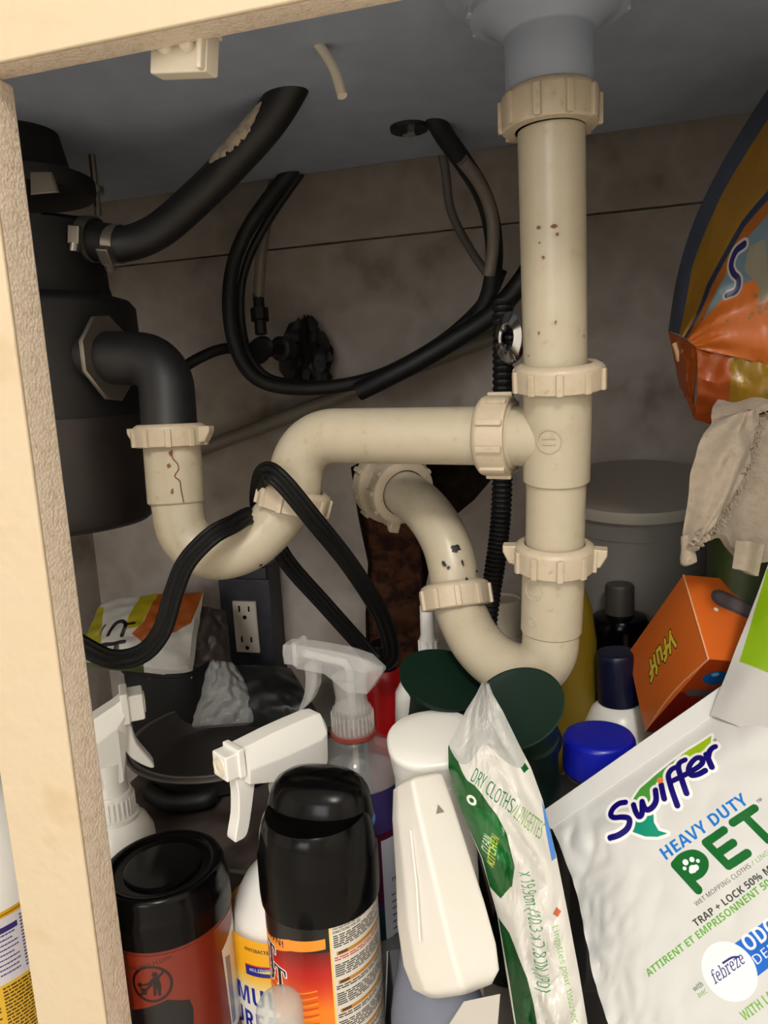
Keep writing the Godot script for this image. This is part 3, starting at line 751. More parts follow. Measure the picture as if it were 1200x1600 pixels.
func water_lines():
	# dishwasher drain hose
	var path := MB.spline([Vector3(-0.3821, 0.6065, 0.3284), Vector3(-0.3509, 0.5989, 0.3325), Vector3(-0.3245, 0.6073, 0.3234), Vector3(-0.2931, 0.6289, 0.3159), Vector3(-0.2598, 0.6534, 0.3126), Vector3(-0.2254, 0.6798, 0.3139), Vector3(-0.2013, 0.7058, 0.3183), Vector3(-0.1865, 0.732, 0.32)], 8)
	var o := thing("dishwasher_hose", "thick black dishwasher hose rising from the disposer, torn pale on top", "hose", path[8])
	pipe(o, "hose_wall", path, 0.0132, M.rubber, 28)
	clamp_band(o, Vector3(-0.3565, 0.6001, 0.3317), Vector3(0.0223, -0.0036, -0.0005), 0.0136, 0.7)
	clamp_band(o, Vector3(-0.3811, 0.6065, 0.3281), Vector3(0.0223, -0.0036, -0.0005), 0.0165, 0.0)
	var q := inside(o)
	var fr := MB.frames(path)
	q.sheet(func(u: float, w: float) -> Vector3:
		var s := lerpf(29.5, 40.8, w)
		var f: Transform3D = fr[int(s)].interpolate_with(fr[int(s) + 1], s - int(s))
		var eye: Vector3 = f.basis.inverse() * Vector3(0.1749, 0.2915, 0.9533)
		var mid := atan2(eye.y, eye.x)
		var wide := 0.55 * pow(sin(PI * clampf(w * 0.96 + 0.03, 0, 1)), 0.7) * (0.75 + 0.5 * hashed(roundf(w * 26), 3.0 + signf(u - 0.5)))
		var ang := mid + (u - 0.5) * 2.0 * wide - 0.35
		return f * (Vector3(cos(ang), sin(ang), 0) * 0.0138), 8, 40)
	part(o, "torn_patch", q, grain(mat(Color(0.82, 0.76, 0.68), 0.8), noise(0.02, [[0.0, Color(0.55, 0.6, 0.62)], [0.55, Color(0.9, 0.9, 0.9)], [1.0, Color(1, 0.9, 0.78)]], 41), 20.0))
	# looped hoses on the left
	o = thing("looped_hose", "dark rubber hose in a long loop beside the grey braided one", "hose", Vector3(-0.3626, 0.5766, 0.1235))
	q = inside(o)
	q.tube(MB.spline([Vector3(-0.2457, 0.7294, 0.1474), Vector3(-0.2661, 0.7096, 0.1356), Vector3(-0.2971, 0.6858, 0.1276), Vector3(-0.3339, 0.654, 0.1227), Vector3(-0.3564, 0.6179, 0.125), Vector3(-0.3648, 0.5762, 0.1295), Vector3(-0.3622, 0.5333, 0.131), Vector3(-0.349, 0.5014, 0.1277), Vector3(-0.3249, 0.4859, 0.1183), Vector3(-0.2789, 0.4814, 0.1059), Vector3(-0.2233, 0.4878, 0.0995), Vector3(-0.1754, 0.5063, 0.0931), Vector3(-0.1349, 0.5297, 0.0879), Vector3(-0.103, 0.5581, 0.0843), Vector3(-0.0866, 0.5891, 0.0847)], 8), 0.0075, 16)
	part(o, "hose_wall", q, M.hose)
	o = thing("thin_hose", "thinner dark hose running inside the loop of the larger one", "hose", Vector3(-0.3574, 0.5773, 0.1113))
	q = inside(o)
	q.tube(MB.spline([Vector3(-0.2786, 0.6942, 0.1208), Vector3(-0.319, 0.6618, 0.1065), Vector3(-0.347, 0.6264, 0.1049), Vector3(-0.3593, 0.5909, 0.1095), Vector3(-0.3634, 0.5513, 0.1071), Vector3(-0.3542, 0.5167, 0.1106), Vector3(-0.3344, 0.4938, 0.1038), Vector3(-0.2927, 0.4859, 0.088), Vector3(-0.2454, 0.482, 0.0752), Vector3(-0.1889, 0.4967, 0.067), Vector3(-0.1469, 0.5152, 0.0623), Vector3(-0.1027, 0.5424, 0.0554)], 8), 0.0045, 12)
	part(o, "hose_wall", q, M.rubber)
	o = thing("braided_hose", "grey braided supply hose above the left shutoff valve", "hose", Vector3(-0.3519, 0.5729, 0.0789))
	q = inside(o)
	q.tube(MB.spline([Vector3(-0.3018, 0.73, 0.1), Vector3(-0.3183, 0.7072, 0.0877), Vector3(-0.336, 0.6726, 0.0778), Vector3(-0.3473, 0.627, 0.0785), Vector3(-0.3545, 0.5836, 0.0778)], 8), 0.0062, 14)
	part(o, "braid", q, M.braid)
	q = MB.new(o.transform.affine_inverse() * Transform3D(upright(Vector3(-0.0025, 0.0386, -0.0061)), Vector3(-0.352, 0.5436, 0.0841)))
	q.lathe([Vector2(0, 0), Vector2(0.007, 0), Vector2(0.007, 0.014), Vector2(0.0105, 0.015), Vector2(0.0105, 0.028), Vector2(0.0065, 0.029), Vector2(0.0065, 0.045), Vector2(0, 0.045)], 8)
	part(o, "coupling_nut", q, M.rubber)
	# left valve, grimy
	o = thing("shutoff_valve", "grimy dark shutoff valve with oval handle on the left", "valve", Vector3(-0.3412, 0.5273, 0.0734))
	var back := Vector3(0.0126, 0.0007, -0.0459)
	q = MB.new(Transform3D(upright(back), Vector3.ZERO))
	q.lathe([Vector2(0, -0.012), Vector2(0.009, -0.012), Vector2(0.009, 0.006), Vector2(0.014, 0.008), Vector2(0.014, 0.022), Vector2(0.008, 0.024), Vector2(0.008, 0.06), Vector2(0, 0.06)], 16)
	part(o, "valve_body", q, M.brown_black)
	q = MB.new(o.transform.affine_inverse() * Transform3D(upright(Vector3(-0.011, -0.0052, 0.0357)) , Vector3(-0.3498, 0.525, 0.0974)))
	q.lathe([Vector2(0, -0.004), Vector2(0.019, -0.004), Vector2(0.022, 0), Vector2(0.019, 0.004), Vector2(0, 0.006)], 28, 0.62, 1.0)
	part(o, "oval_handle", q, M.zinc if false else M.black_dull)
	o = thing("sealant_lump", "black crumbly lump around the left supply pipe at the wall", "sealant", Vector3(-0.3253, 0.5258, 0.02))
	q = MB.new()
	var rs := []
	for j in 13:
		var row := PackedVector3Array()
		for i in 24:
			var th := PI * (j + 0.001) / 12.002
			var d := Vector3(sin(th) * cos(TAU * i / 24), cos(th), sin(th) * sin(TAU * i / 24))
			row.append(d * Vector3(0.030, 0.036, 0.022) * (0.95 + 0.5 * rough(d.x * 3 + 7, d.y * 3 + d.z * 2, 1.3)) + Vector3(0, -0.012 * absf(d.x), 0))
		rs.append(row)
	q.loft(rs)
	part(o, "crumbs", q, M.black_dull, 80.0)
	# grey pipe lying slantwise on the wall
	o = thing("slanting_pipe", "thin grey water pipe slanting up the wall behind the trap arm", "pipe", Vector3(-0.3332, 0.4557, 0.03))
	q = inside(o)
	q.tube([Vector3(-0.5193, 0.3989, 0.03), Vector3(-0.3758, 0.4421, 0.03), Vector3(-0.2284, 0.4877, 0.03), Vector3(-0.082, 0.5325, 0.03)], 0.0085, 16)
	part(o, "pipe_wall", q, mat(Color(0.48, 0.45, 0.4), 0.45))
	o = thing("small_branch_line", "thin dark line running from behind the disposer elbow to the valve", "pipe", Vector3(-0.4054, 0.5235, 0.103))
	q = inside(o)
	q.tube(MB.spline([Vector3(-0.4357, 0.5041, 0.1361), Vector3(-0.414, 0.5202, 0.1165), Vector3(-0.3917, 0.5297, 0.0979), Vector3(-0.3619, 0.5284, 0.0791)], 8), 0.006, 10)
	part(o, "pipe_wall", q, M.hose)
	# behind the tailpiece
	o = thing("supply_hose", "worn dark hose with pale frayed braid behind the tall tailpiece", "hose", Vector3(-0.0915, 0.5865, 0.1077))
	q = inside(o)
	var hp := MB.spline([Vector3(-0.1265, 0.7045, 0.2233), Vector3(-0.1195, 0.6876, 0.2032), Vector3(-0.1065, 0.6689, 0.1712), Vector3(-0.0962, 0.6507, 0.1398), Vector3(-0.0899, 0.6254, 0.1214), Vector3(-0.0903, 0.5926, 0.1062), Vector3(-0.1004, 0.5583, 0.0941), Vector3(-0.1255, 0.526, 0.0859)], 8)
	q.tube(hp, 0.0085, 16)
	part(o, "hose_wall", q, M.hose)
	q = inside(o)
	q.tube(MB.spline([Vector3(-0.1059, 0.6679, 0.1849), Vector3(-0.0965, 0.6558, 0.1653), Vector3(-0.0895, 0.6398, 0.1483), Vector3(-0.0868, 0.6222, 0.1369), Vector3(-0.0889, 0.6015, 0.1253), Vector3(-0.0941, 0.5795, 0.1181)], 6), 0.0058, 10)
	part(o, "frayed_braid", q, M.braid)
	o = thing("pale_tube", "faint pale thin tube hanging beside the worn hose", "tube", Vector3(-0.1387, 0.6573, 0.0769))
	q = inside(o)
	q.tube(MB.spline([Vector3(-0.1407, 0.7177, 0.1195), Vector3(-0.136, 0.6872, 0.1025), Vector3(-0.1338, 0.6484, 0.0876), Vector3(-0.1186, 0.6131, 0.0685), Vector3(-0.0979, 0.5808, 0.0578)], 8), 0.0045, 10)
	part(o, "tube_wall", q, mat(Color(0.36, 0.34, 0.32), 0.6))
	o = thing("dark_hose", "black hose sweeping from behind the tailpiece down towards the left", "hose", Vector3(-0.1376, 0.5288, 0.1099))
	q = inside(o)
	q.tube(MB.spline([Vector3(-0.0421, 0.6049, 0.1114), Vector3(-0.0646, 0.5728, 0.1024), Vector3(-0.093, 0.5444, 0.105), Vector3(-0.1314, 0.5221, 0.1094), Vector3(-0.1708, 0.5017, 0.1137), Vector3(-0.2049, 0.4869, 0.1155), Vector3(-0.2333, 0.4753, 0.1151)], 8), 0.010, 14)
	part(o, "hose_wall", q, M.rubber)
	o = thing("faucet_shank", "small bright nut on a dark faucet shank under the sink", "fitting", Vector3(-0.1454, 0.6853, 0.211))
	q = MB.new()
	q.lathe([Vector2(0, 0), Vector2(0.006, 0), Vector2(0.006, 0.004), Vector2(0, 0.004)], 6)
	part(o, "nut", q, M.chrome)
	q = MB.new()
	q.lathe([Vector2(0, 0.004), Vector2(0.016, 0.004), Vector2(0.018, 0.02), Vector2(0.018, 0.09), Vector2(0, 0.09)], 20)
	part(o, "shank", q, M.black_dull)
	# right valve with chrome handle, its corrugated line
	o = thing("chrome_valve", "shutoff valve with shiny oval chrome handle left of the tailpiece", "valve", Vector3(-0.0556, 0.5114, 0.2373))
	var hd := Vector3(-0.6599, 0.0528, 0.8942)
	q = MB.new(o.transform.affine_inverse() * Transform3D(upright(hd, Vector3.UP), Vector3(-0.0595, 0.5114, 0.2648)))
	q.lathe([Vector2(0, -0.004), Vector2(0.012, -0.004), Vector2(0.0195, -0.002), Vector2(0.0205, 0.001), Vector2(0.019, 0.0035), Vector2(0.011, 0.006), Vector2(0.009, 0.0045), Vector2(0, 0.0045)], 36, 0.72, 1.0)
	part(o, "oval_handle", q, M.chrome)
	q = MB.new(o.transform.affine_inverse() * Transform3D(upright(hd, Vector3.UP), Vector3(-0.0595, 0.5114, 0.2648)))
	q.lathe([Vector2(0, 0.004), Vector2(0.005, 0.004), Vector2(0.005, 0.0065), Vector2(0.003, 0.008), Vector2(0, 0.008)], 12)
	under(part(o, "handle_screw", q, M.black), o.get_node("oval_handle"))
	q = MB.new(o.transform.affine_inverse() * Transform3D(upright(hd, Vector3.UP), Vector3(-0.0595, 0.5114, 0.2648)))
	q.lathe([Vector2(0, -0.06), Vector2(0.011, -0.06), Vector2(0.011, -0.02), Vector2(0.005, -0.018), Vector2(0.005, -0.003), Vector2(0, -0.003)], 16)
	part(o, "valve_body", q, M.black_dull)
	o = thing("corrugated_hose", "black corrugated hose hanging straight down left of the tee", "hose", Vector3(-0.0801, 0.3127, 0.2374))
	q = inside(o)
	var cp := MB.spline([Vector3(-0.0695, 0.5438, 0.225), Vector3(-0.07, 0.4971, 0.2313), Vector3(-0.0706, 0.45, 0.2367), Vector3(-0.0719, 0.4075, 0.2393), Vector3(-0.0738, 0.3697, 0.2413), Vector3(-0.0779, 0.3363, 0.241), Vector3(-0.0839, 0.302, 0.2403), Vector3(-0.0891, 0.2651, 0.2431)], 26)
	var sc := []
	for i in cp.size(): sc.append(1.0 if i % 3 < 2 else 0.84)
	q.tube(cp, 0.0088, 16, true, sc)
	part(o, "ribbed_wall", q, M.rubber, 20.0)

func ribbon(q: MB, path: Array, sect: PackedVector2Array, toward: Vector3):
	var rs := []
	for i in path.size():
		var d: Vector3 = (path[mini(i + 1, path.size() - 1)] - path[maxi(i - 1, 0)]).normalized()
		var x := d.cross(toward).normalized()
		var y := x.cross(d)
		var o := PackedVector3Array()
		for s in sect: o.append(path[i] + x * s.x + y * s.y)
		rs.append(o)
	q.loft(rs)

func power():
	var o := thing("power_cord", "flat black power cord looped over the left trap", "cord", Vector3(-0.3383, 0.3139, 0.448))
	var q := inside(o)
	var sect := PackedVector2Array()
	var m := 32
	for i in m:      # three wires side by side
		var a := TAU * i / m
		var x := cos(a) * 0.0068
		var lobe := 0.0024 + 0.0006 * cos(x / 0.0068 * PI * 1.0 * 3.0 + PI)
		sect.append(Vector2(x, sin(a) * lobe / maxf(0.55, absf(sin(a))) * (0.55 + 0.45 * absf(sin(a)))))
	ribbon(q, MB.spline([Vector3(-0.3665, 0.3274, 0.4431), Vector3(-0.3358, 0.3165, 0.4521), Vector3(-0.3129, 0.3076, 0.4524), Vector3(-0.2933, 0.3104, 0.4463), Vector3(-0.2803, 0.325, 0.44), Vector3(-0.2723, 0.3502, 0.4333), Vector3(-0.2628, 0.3702, 0.4291), Vector3(-0.2469, 0.3863, 0.4217), Vector3(-0.2383, 0.3915, 0.4057), Vector3(-0.2362, 0.3929, 0.3816), Vector3(-0.2392, 0.3807, 0.353), Vector3(-0.2289, 0.3474, 0.3391), Vector3(-0.2085, 0.3105, 0.3219), Vector3(-0.186, 0.273, 0.3063), Vector3(-0.1698, 0.255, 0.3049), Vector3(-0.1561, 0.2671, 0.3146), Vector3(-0.1561, 0.3041, 0.3344), Vector3(-0.1681, 0.3526, 0.3662), Vector3(-0.183, 0.3925, 0.395), Vector3(-0.1978, 0.4184, 0.4052), Vector3(-0.2106, 0.4273, 0.402), Vector3(-0.2246, 0.4193, 0.3863), Vector3(-0.243, 0.3956, 0.3535), Vector3(-0.2429, 0.366, 0.3429)], 10), sect, Vector3(0.2698, 0.2653, 0.9257))
	part(o, "insulation", q, M.cord)
	o = thing("wall_outlet", "white duplex outlet in a grey metal box low on the back wall", "outlet", Vector3(-0.4191, 0.1917, 0.0496), Basis(Vector3(0,1,0),0))
	q = MB.new(); q.rbox(Vector3(-0.002, 0.0, -0.027), Vector3(0.066, 0.150, 0.042), 0.003, 0.004); part(o, "metal_box", q, mat(Color(0.25, 0.25, 0.27), 0.42, 0.6))
	q = MB.new(); q.rbox(Vector3(0, 0.002, -0.004), Vector3(0.070, 0.116, 0.004), 0.0012); part(o, "cover_plate", q, grain(mat(Color(0.30, 0.30, 0.33), 0.4, 0.5), noise(0.02, [[0.0, Color(0.8, 0.8, 0.8)], [1.0, Color.WHITE]], 44), 8.0))
	q = MB.new(); q.rbox(Vector3(0, -0.001, 0.0), Vector3(0.0325, 0.067, 0.005), 0.0012, 0.002); part(o, "receptacle", q, mat(Color(0.82, 0.78, 0.72), 0.4))
	for y in [0.019, -0.021]:
		for x in [-0.0065, 0.0065]:
			q = MB.new(); q.rbox(Vector3(x, y + 0.004, 0.0026), Vector3(0.0022, 0.008 if x < 0 else 0.007, 0.0006), 0.0002); under(part(o, "slot", q, M.black), o.get_node("receptacle"))
		q = MB.new(Transform3D(Basis(Vector3.RIGHT, PI / 2), Vector3(0.0, y - 0.007, 0.0024)))
		q.lathe([Vector2(0, 0), Vector2(0.0026, 0), Vector2(0.0026, 0.0005), Vector2(0, 0.0005)], 14); under(part(o, "ground_hole", q, M.black), o.get_node("receptacle"))

func lathed(parent: Node3D, called: String, prof: Array, m: Material, n := 36, rx := 1.0, rz := 1.0, at := Vector3.ZERO, ex := 2.0) -> MeshInstance3D:
	var q := MB.new(Transform3D(Basis(), at))
	q.lathe(prof, n, rx, rz, ex)
	return part(parent, called, q, m)

func collar(parent: Node3D, frame: Transform3D, r: float, h: float, m: Material):     # ribbed screw collar
	var q := MB.new(frame)
	q.lathe([Vector2(0, 0), Vector2(r, 0), Vector2(r, 0.0015), Vector2(r * 0.97, h * 0.8), Vector2(r * 0.9, h), Vector2(0, h)], 40)
	for k in 28:
		q.xf = frame * Transform3D(Basis(Vector3.UP, TAU * k / 28), Vector3.ZERO)
		q.rbox(Vector3(0, h * 0.45, r * 0.985), Vector3(r * 0.10, h * 0.72, r * 0.07), 0.0003, -1.0, 1)
	part(parent, "collar", q, m)

func sprayer(o: Node3D, f: Transform3D, m: Material, secs: Array, nozzle: Array, lever: Array, ring_m: Material, lever_w := 0.013, collar_r := 0.0145, k := 1.0):     # trigger head, nozzle along +x
	collar(o, f, collar_r, 0.02, m)
	var q := MB.new(f)
	q.lathe([Vector2(0, 0.019), Vector2(collar_r * 0.8, 0.019), Vector2(collar_r * 0.74, 0.03), Vector2(collar_r * 0.85, 0.046), Vector2(0, 0.048)], 24)
	part(o, "neck", q, m)
	q = MB.new(f)
	var rs := []
	for s in secs:      # x, top, flank, bottom, half widths of the three
		var a := [Vector2(s[4], s[1]), Vector2(s[5], s[2]), Vector2(s[6], s[3]), Vector2(-s[6], s[3]), Vector2(-s[5], s[2]), Vector2(-s[4], s[1])]
		var row := PackedVector3Array()
		for i in 6:
			var e0: Vector2 = (a[(i + 5) % 6] - a[i]).normalized() * 0.0012
			var e1: Vector2 = (a[(i + 1) % 6] - a[i]).normalized() * 0.0012
			for d in [e0, (e0 + e1) * 0.28, e1]: row.append(Vector3(s[0], a[i].y + d.y, a[i].x + d.x))
		rs.append(row)
	q.loft(rs)
	part(o, "shroud", q, m, 30.0)
	q = MB.new(f)
	q.rbox(Vector3(nozzle[0], nozzle[1], 0), Vector3(0.014 * k, 0.021 * k, 0.021 * k), 0.0016)
	q.rbox(Vector3(nozzle[0] - 0.007 * k, nozzle[1] + 0.001, 0), Vector3(0.006 * k, 0.0245 * k, 0.0245 * k), 0.0012)
	var tip := part(o, "nozzle", q, m)
	q = MB.new(f * Transform3D(Basis(Vector3.BACK, -PI / 2), Vector3(nozzle[0] + 0.007 * k, nozzle[1], 0)))
	q.lathe([Vector2(0, 0.001), Vector2(0.003 * k, 0.001), Vector2(0.0042 * k, 0.0002), Vector2(0.0064 * k, 0.0002), Vector2(0.0066 * k, 0.001), Vector2(0.0082 * k, 0.001), Vector2(0.0084 * k, 0)], 24)
	under(part(o, "nozzle_ring", q, ring_m), tip)
	q = MB.new(f)
	q.prism(PackedVector2Array(MB.spline(lever, 4)), lever_w, 0.001)
	part(o, "trigger_lever", q, m, 30.0)

func crumpled(called: String, label: String, category: String, a: Vector3, b: Vector3, c: Vector3, d: Vector3, bulge: float, amp: float, f: float, m: Material, thick := 0.0008, nu := 30, nv := 30) -> Node3D:     # a creased film spanned by four corners: a top left, b top right, c bottom right, d bottom left
	var o := thing(called, label, category, d)
	var q := inside(o)
	var n := (b - a).cross(a - d).normalized()
	q.sheet(func(u: float, w: float) -> Vector3:
		var p := a.lerp(b, u).lerp(d.lerp(c, u), w)
		var edge := pow(sin(PI * u) * sin(PI * w), 0.35) if u > 0.001 and u < 0.999 and w > 0.001 and w < 0.999 else 0.0
		return p + n * (bulge * edge + amp * (absf(rough(u * f, w * f + 3.0, 1.7)) + 0.5 * rough(u * f * 2.3 + 9.0, w * f * 2.1, 2.0))), nu, nv, thick)
	part(o, "film", q, m, 25.0)
	return o

func back_row():
	# white, yellow and orange bag in the far left corner
	var k := Print.new(100, 70, 5, Color(0.72, 0.70, 0.67))
	k.poly([Vector2(40, 0), Vector2(58, 0), Vector2(50, 36), Vector2(36, 40)], Color(0.62, 0.57, 0.08))
	k.poly([Vector2(58, 0), Vector2(100, 0), Vector2(94, 30), Vector2(60, 52), Vector2(44, 42), Vector2(51, 34)], Color(0.60, 0.30, 0.08))
	k.poly([Vector2(0, 12), Vector2(9, 14), Vector2(20, 52), Vector2(10, 60), Vector2(0, 44)], Color(0.58, 0.54, 0.1))
	k.poly([Vector2(0, 58), Vector2(14, 62), Vector2(34, 60), Vector2(60, 64), Vector2(60, 70), Vector2(0, 70)], Color(0.22, 0.27, 0.10))
	k.curve([Vector2(24, 44), Vector2(26, 34), Vector2(32, 31), Vector2(37, 35), Vector2(36, 44)], 3.4, Color(0.08, 0.05, 0.07))
	k.stroke([Vector2(37, 34), Vector2(44, 33)], 2.6, Color(0.08, 0.05, 0.07))
	k.stroke([Vector2(20, 53), Vector2(40, 50)], 3.4, Color(0.08, 0.05, 0.07))
	k.stroke([Vector2(24, 55), Vector2(24, 62)], 4.5, Color(0.08, 0.05, 0.07))
	k.stroke([Vector2(34, 54), Vector2(36, 62)], 4.5, Color(0.08, 0.05, 0.07))
	k.stroke([Vector2(18, 34), Vector2(16, 42)], 1.6, Color(0.3, 0.22, 0.24))
	crumpled("product_bag", "white plastic bag with yellow and orange print in the far left corner", "bag", Vector3(-0.5486, 0.2515, 0.1499), Vector3(-0.4404, 0.2515, 0.1084), Vector3(-0.4279, 0.1717, 0.1718), Vector3(-0.5427, 0.1997, 0.2207), 0.014, 0.003, 1.4, mat(Color.WHITE, 0.4, 0.0, k.done()))
	crumpled("grey_bag", "crumpled dull grey plastic bag beside the outlet in the far left corner", "bag", Vector3(-0.4753, 0.243, 0.1199), Vector3(-0.4317, 0.2201, 0.0799), Vector3(-0.4069, 0.1392, 0.1188), Vector3(-0.4744, 0.1728, 0.1848), 0.02, 0.005, 1.2, mat(Color(0.26, 0.22, 0.21), 0.45))
	var o := thing("dark_gap_tub", "near black open tub put in for the dark gap behind the round pan", "bin", Vector3(-0.4719, 0, 0.1498))
	var h: float = 0.1799
	var q := MB.new()
	q.lathe([Vector2(0, 0), Vector2(0.036, 0), Vector2(0.041, h), Vector2(0.043, h), Vector2(0.043, h - 0.004), Vector2(0.040, h - 0.006), Vector2(0.034, 0.006), Vector2(0, 0.006)], 40, 1.15, 0.8, 3.5)
	part(o, "tub", q, mat(Color(0.02, 0.02, 0.021), 0.7))  # near-black colour stands in for the shade of the empty gap
	crumpled("clear_film", "crumpled translucent plastic film left of the outlet, behind the pan", "plastic film", Vector3(-0.4329, 0.1792, 0.1296), Vector3(-0.4089, 0.1689, 0.1141), Vector3(-0.3511, 0.1092, 0.1398), Vector3(-0.4403, 0.1117, 0.1754), 0.02, 0.006, 1.2, glass(Color(0.75, 0.75, 0.74), 0.45, 0.3))
	crumpled("dark_bag", "dark slate plastic bag heaped under the outlet", "bag", Vector3(-0.4258, 0.1569, 0.0999), Vector3(-0.3494, 0.1504, 0.0793), Vector3(-0.2745, 0.1052, 0.1503), Vector3(-0.4014, 0.1001, 0.1452), 0.03, 0.004, 1.0, mat(Color(0.13, 0.14, 0.145), 0.4))
	o = thing("red_bottle", "red plastic bottle with black cap behind the clear spray bottle", "bottle", Vector3(-0.1837, 0, 0.2441))
	h = 0.2265
	lathed(o, "bottle_body", [Vector2(0, 0), Vector2(0.018, 0), Vector2(0.02, 0.004), Vector2(0.02, h - 0.012), Vector2(0.013, h), Vector2(0, h)], mat(Color(0.62, 0.03, 0.05), 0.3), 32, 1.0, 0.8)
	lathed(o, "cap", [Vector2(0, h), Vector2(0.0125, h), Vector2(0.0125, h + 0.022), Vector2(0.011, h + 0.024), Vector2(0, h + 0.024)], M.black)
	k = Print.new(130, 200, 3, Color(0.9, 0.87, 0.82))
	k.rect(0, 22, 130, 200, Color(0.82, 0.32, 0.08))
	k.disc(Vector2(60, 62), 22, Color(0.9, 0.72, 0.1)); k.curve([Vector2(30, 40), Vector2(52, 36), Vector2(66, 48), Vector2(58, 60)], 4.0, Color(0.1, 0.08, 0.06))
	k.rect(0, 20, 130, 2, Color(0.5, 0.16, 0.05))
	o = thing("orange_label_bottle", "white bottle with orange label half hidden behind the dark green flared end", "bottle", Vector3(-0.1447, 0, 0.2736))
	h = 0.2302
	lathed(o, "bottle_body", [Vector2(0, 0), Vector2(0.02, 0), Vector2(0.0215, 0.003), Vector2(0.0215, h - 0.03), Vector2(0.0205, h - 0.012), Vector2(0.014, h), Vector2(0, h)], M.white)
	q = MB.new(); q.shell([Vector2(0.0218, h - 0.03), Vector2(0.0218, 0.01)], 32); part(o, "label", q, mat(Color.WHITE, 0.4, 0.0, k.done()))
	o = thing("white_wand", "slim white plastic tube standing under the trap slip nut", "tube", Vector3(-0.1353, 0, 0.2708))
	h = 0.2943
	var hm: float = 0.2647
	lathed(o, "tube_wall", [Vector2(0, 0), Vector2(0.0078, 0), Vector2(0.0078, hm), Vector2(0.0062, hm + 0.004), Vector2(0.0058, h), Vector2(0, h)], M.white, 24)
	q = MB.new()
	for i in 10:
		q.xf = Transform3D(Basis(Vector3.UP, TAU * i / 10), Vector3.ZERO)
		q.rbox(Vector3(0, hm - 0.012, 0.0078), Vector3(0.0022, 0.024, 0.0016), 0.0004, -1.0, 1)
	part(o, "grip_rib", q, M.white)
	o = thing("small_jar", "small cream jar standing in the shade behind the right trap", "jar", Vector3(-0.0844, 0, 0.1672))
	h = 0.2718
	lathed(o, "jar_body", [Vector2(0, 0), Vector2(0.022, 0), Vector2(0.024, 0.004), Vector2(0.024, h - 0.04), Vector2(0.018, h - 0.033), Vector2(0, h - 0.033)], M.cream)
	lathed(o, "lid", [Vector2(0, h - 0.033), Vector2(0.020, h - 0.033), Vector2(0.020, h - 0.003), Vector2(0.018, h), Vector2(0.0165, h - 0.002), Vector2(0, h - 0.002)], M.cream)
	o = thing("plastic_bucket", "dull translucent plastic tub with raised rim bands behind the tee", "bucket", Vector3(0.0421, 0.0137, 0.0158), Basis(Vector3.RIGHT, 0.19))
	h = 0.3614
	q = MB.new()
	q.lathe([Vector2(0, 0), Vector2(0.066, 0), Vector2(0.07, 0.004), Vector2(0.0775, h - 0.03), Vector2(0.0785, h - 0.03), Vector2(0.079, h - 0.012), Vector2(0.0815, h - 0.012), Vector2(0.082, h - 0.001), Vector2(0.081, h), Vector2(0.0785, h), Vector2(0.0765, h - 0.01), Vector2(0.067, 0.006), Vector2(0, 0.006)], 64)
	part(o, "tub", q, mat(Color(0.50, 0.48, 0.45), 0.5))
	q = MB.new(); q.lathe([Vector2(0.0814, h - 0.011), Vector2(0.0832, h - 0.010), Vector2(0.0836, h - 0.003), Vector2(0.0826, h + 0.0008), Vector2(0.0805, h + 0.0008)], 64)
	part(o, "rim_band", q, mat(Color(0.66, 0.63, 0.58), 0.5))

func pan_corner():
	var top: float = 0.0995
	var a := Vector3(-0.2914, 0.1095, 0.3759)
	var z1: float = a.z
	var o := thing("baking_tin", "dark square metal tin carrying the round pan behind the wipes tub", "tin", Vector3(-0.33, 0, z1 - 0.125))
	var q := MB.new()
	q.rbox(Vector3(-0.015, top / 2, 0), Vector3(0.20, top, 0.25), 0.003, 0.008)
	part(o, "tin_wall", q, M.brown_black)
	q = MB.new()
	q.rbox(Vector3(-0.015, top + 0.0005, 0), Vector3(0.206, 0.005, 0.256), 0.0022, 0.01)
	part(o, "lid", q, grain(mat(Color(0.36, 0.32, 0.30), 0.42, 0.0), noise(0.01, [[0.0, Color(0.45, 0.42, 0.4)], [0.5, Color(0.85, 0.85, 0.85)], [1.0, Color.WHITE]], 51, 5), 6.0))
	var c := Vector3(-0.3743, 0.1255, 0.2221)
	o = thing("round_pan", "dark round pan with rolled double rim behind the white spray triggers", "pan", Vector3(c.x, top + 0.0035, c.z))
	var h: float = c.y - top
	q = MB.new()
	q.lathe([Vector2(0, 0), Vector2(0.066, 0), Vector2(0.075, 0.005), Vector2(0.087, h), Vector2(0.0895, h + 0.001), Vector2(0.0905, h + 0.0025), Vector2(0.0895, h + 0.004), Vector2(0.0875, h + 0.0032), Vector2(0.086, h + 0.0045), Vector2(0.0845, h + 0.0055), Vector2(0.083, h + 0.0045), Vector2(0.082, h), Vector2(0.071, 0.007), Vector2(0.064, 0.003), Vector2(0, 0.003)], 64)
	part(o, "pan_wall", q, mat(Color(0.20, 0.18, 0.175), 0.45), 30.0)
	for e in [[0.0898, 0.0028, 0.0016], [0.0855, 0.0055, 0.0013]]:
		q = MB.new()
		var loop := []
		for i in 65: loop.append(Vector3(cos(TAU * i / 64) * e[0], h + e[1], sin(TAU * i / 64) * e[0]))
		q.tube(loop, e[2], 8, false)
		part(o, "rim_bead", q, mat(Color(0.34, 0.31, 0.29), 0.35))  # beads tinted lighter than the pan to paint in the rim highlight
	q = MB.new()
	q.tube(MB.spline([Vector3(0.035, h * 0.55, 0.078), Vector3(0.03, h * 0.5, 0.088), Vector3(0.002, h * 0.42, 0.094), Vector3(-0.022, h * 0.5, 0.088), Vector3(-0.026, h * 0.55, 0.08)], 6), 0.008, 14)
	part(o, "handle", q, M.black_dull)

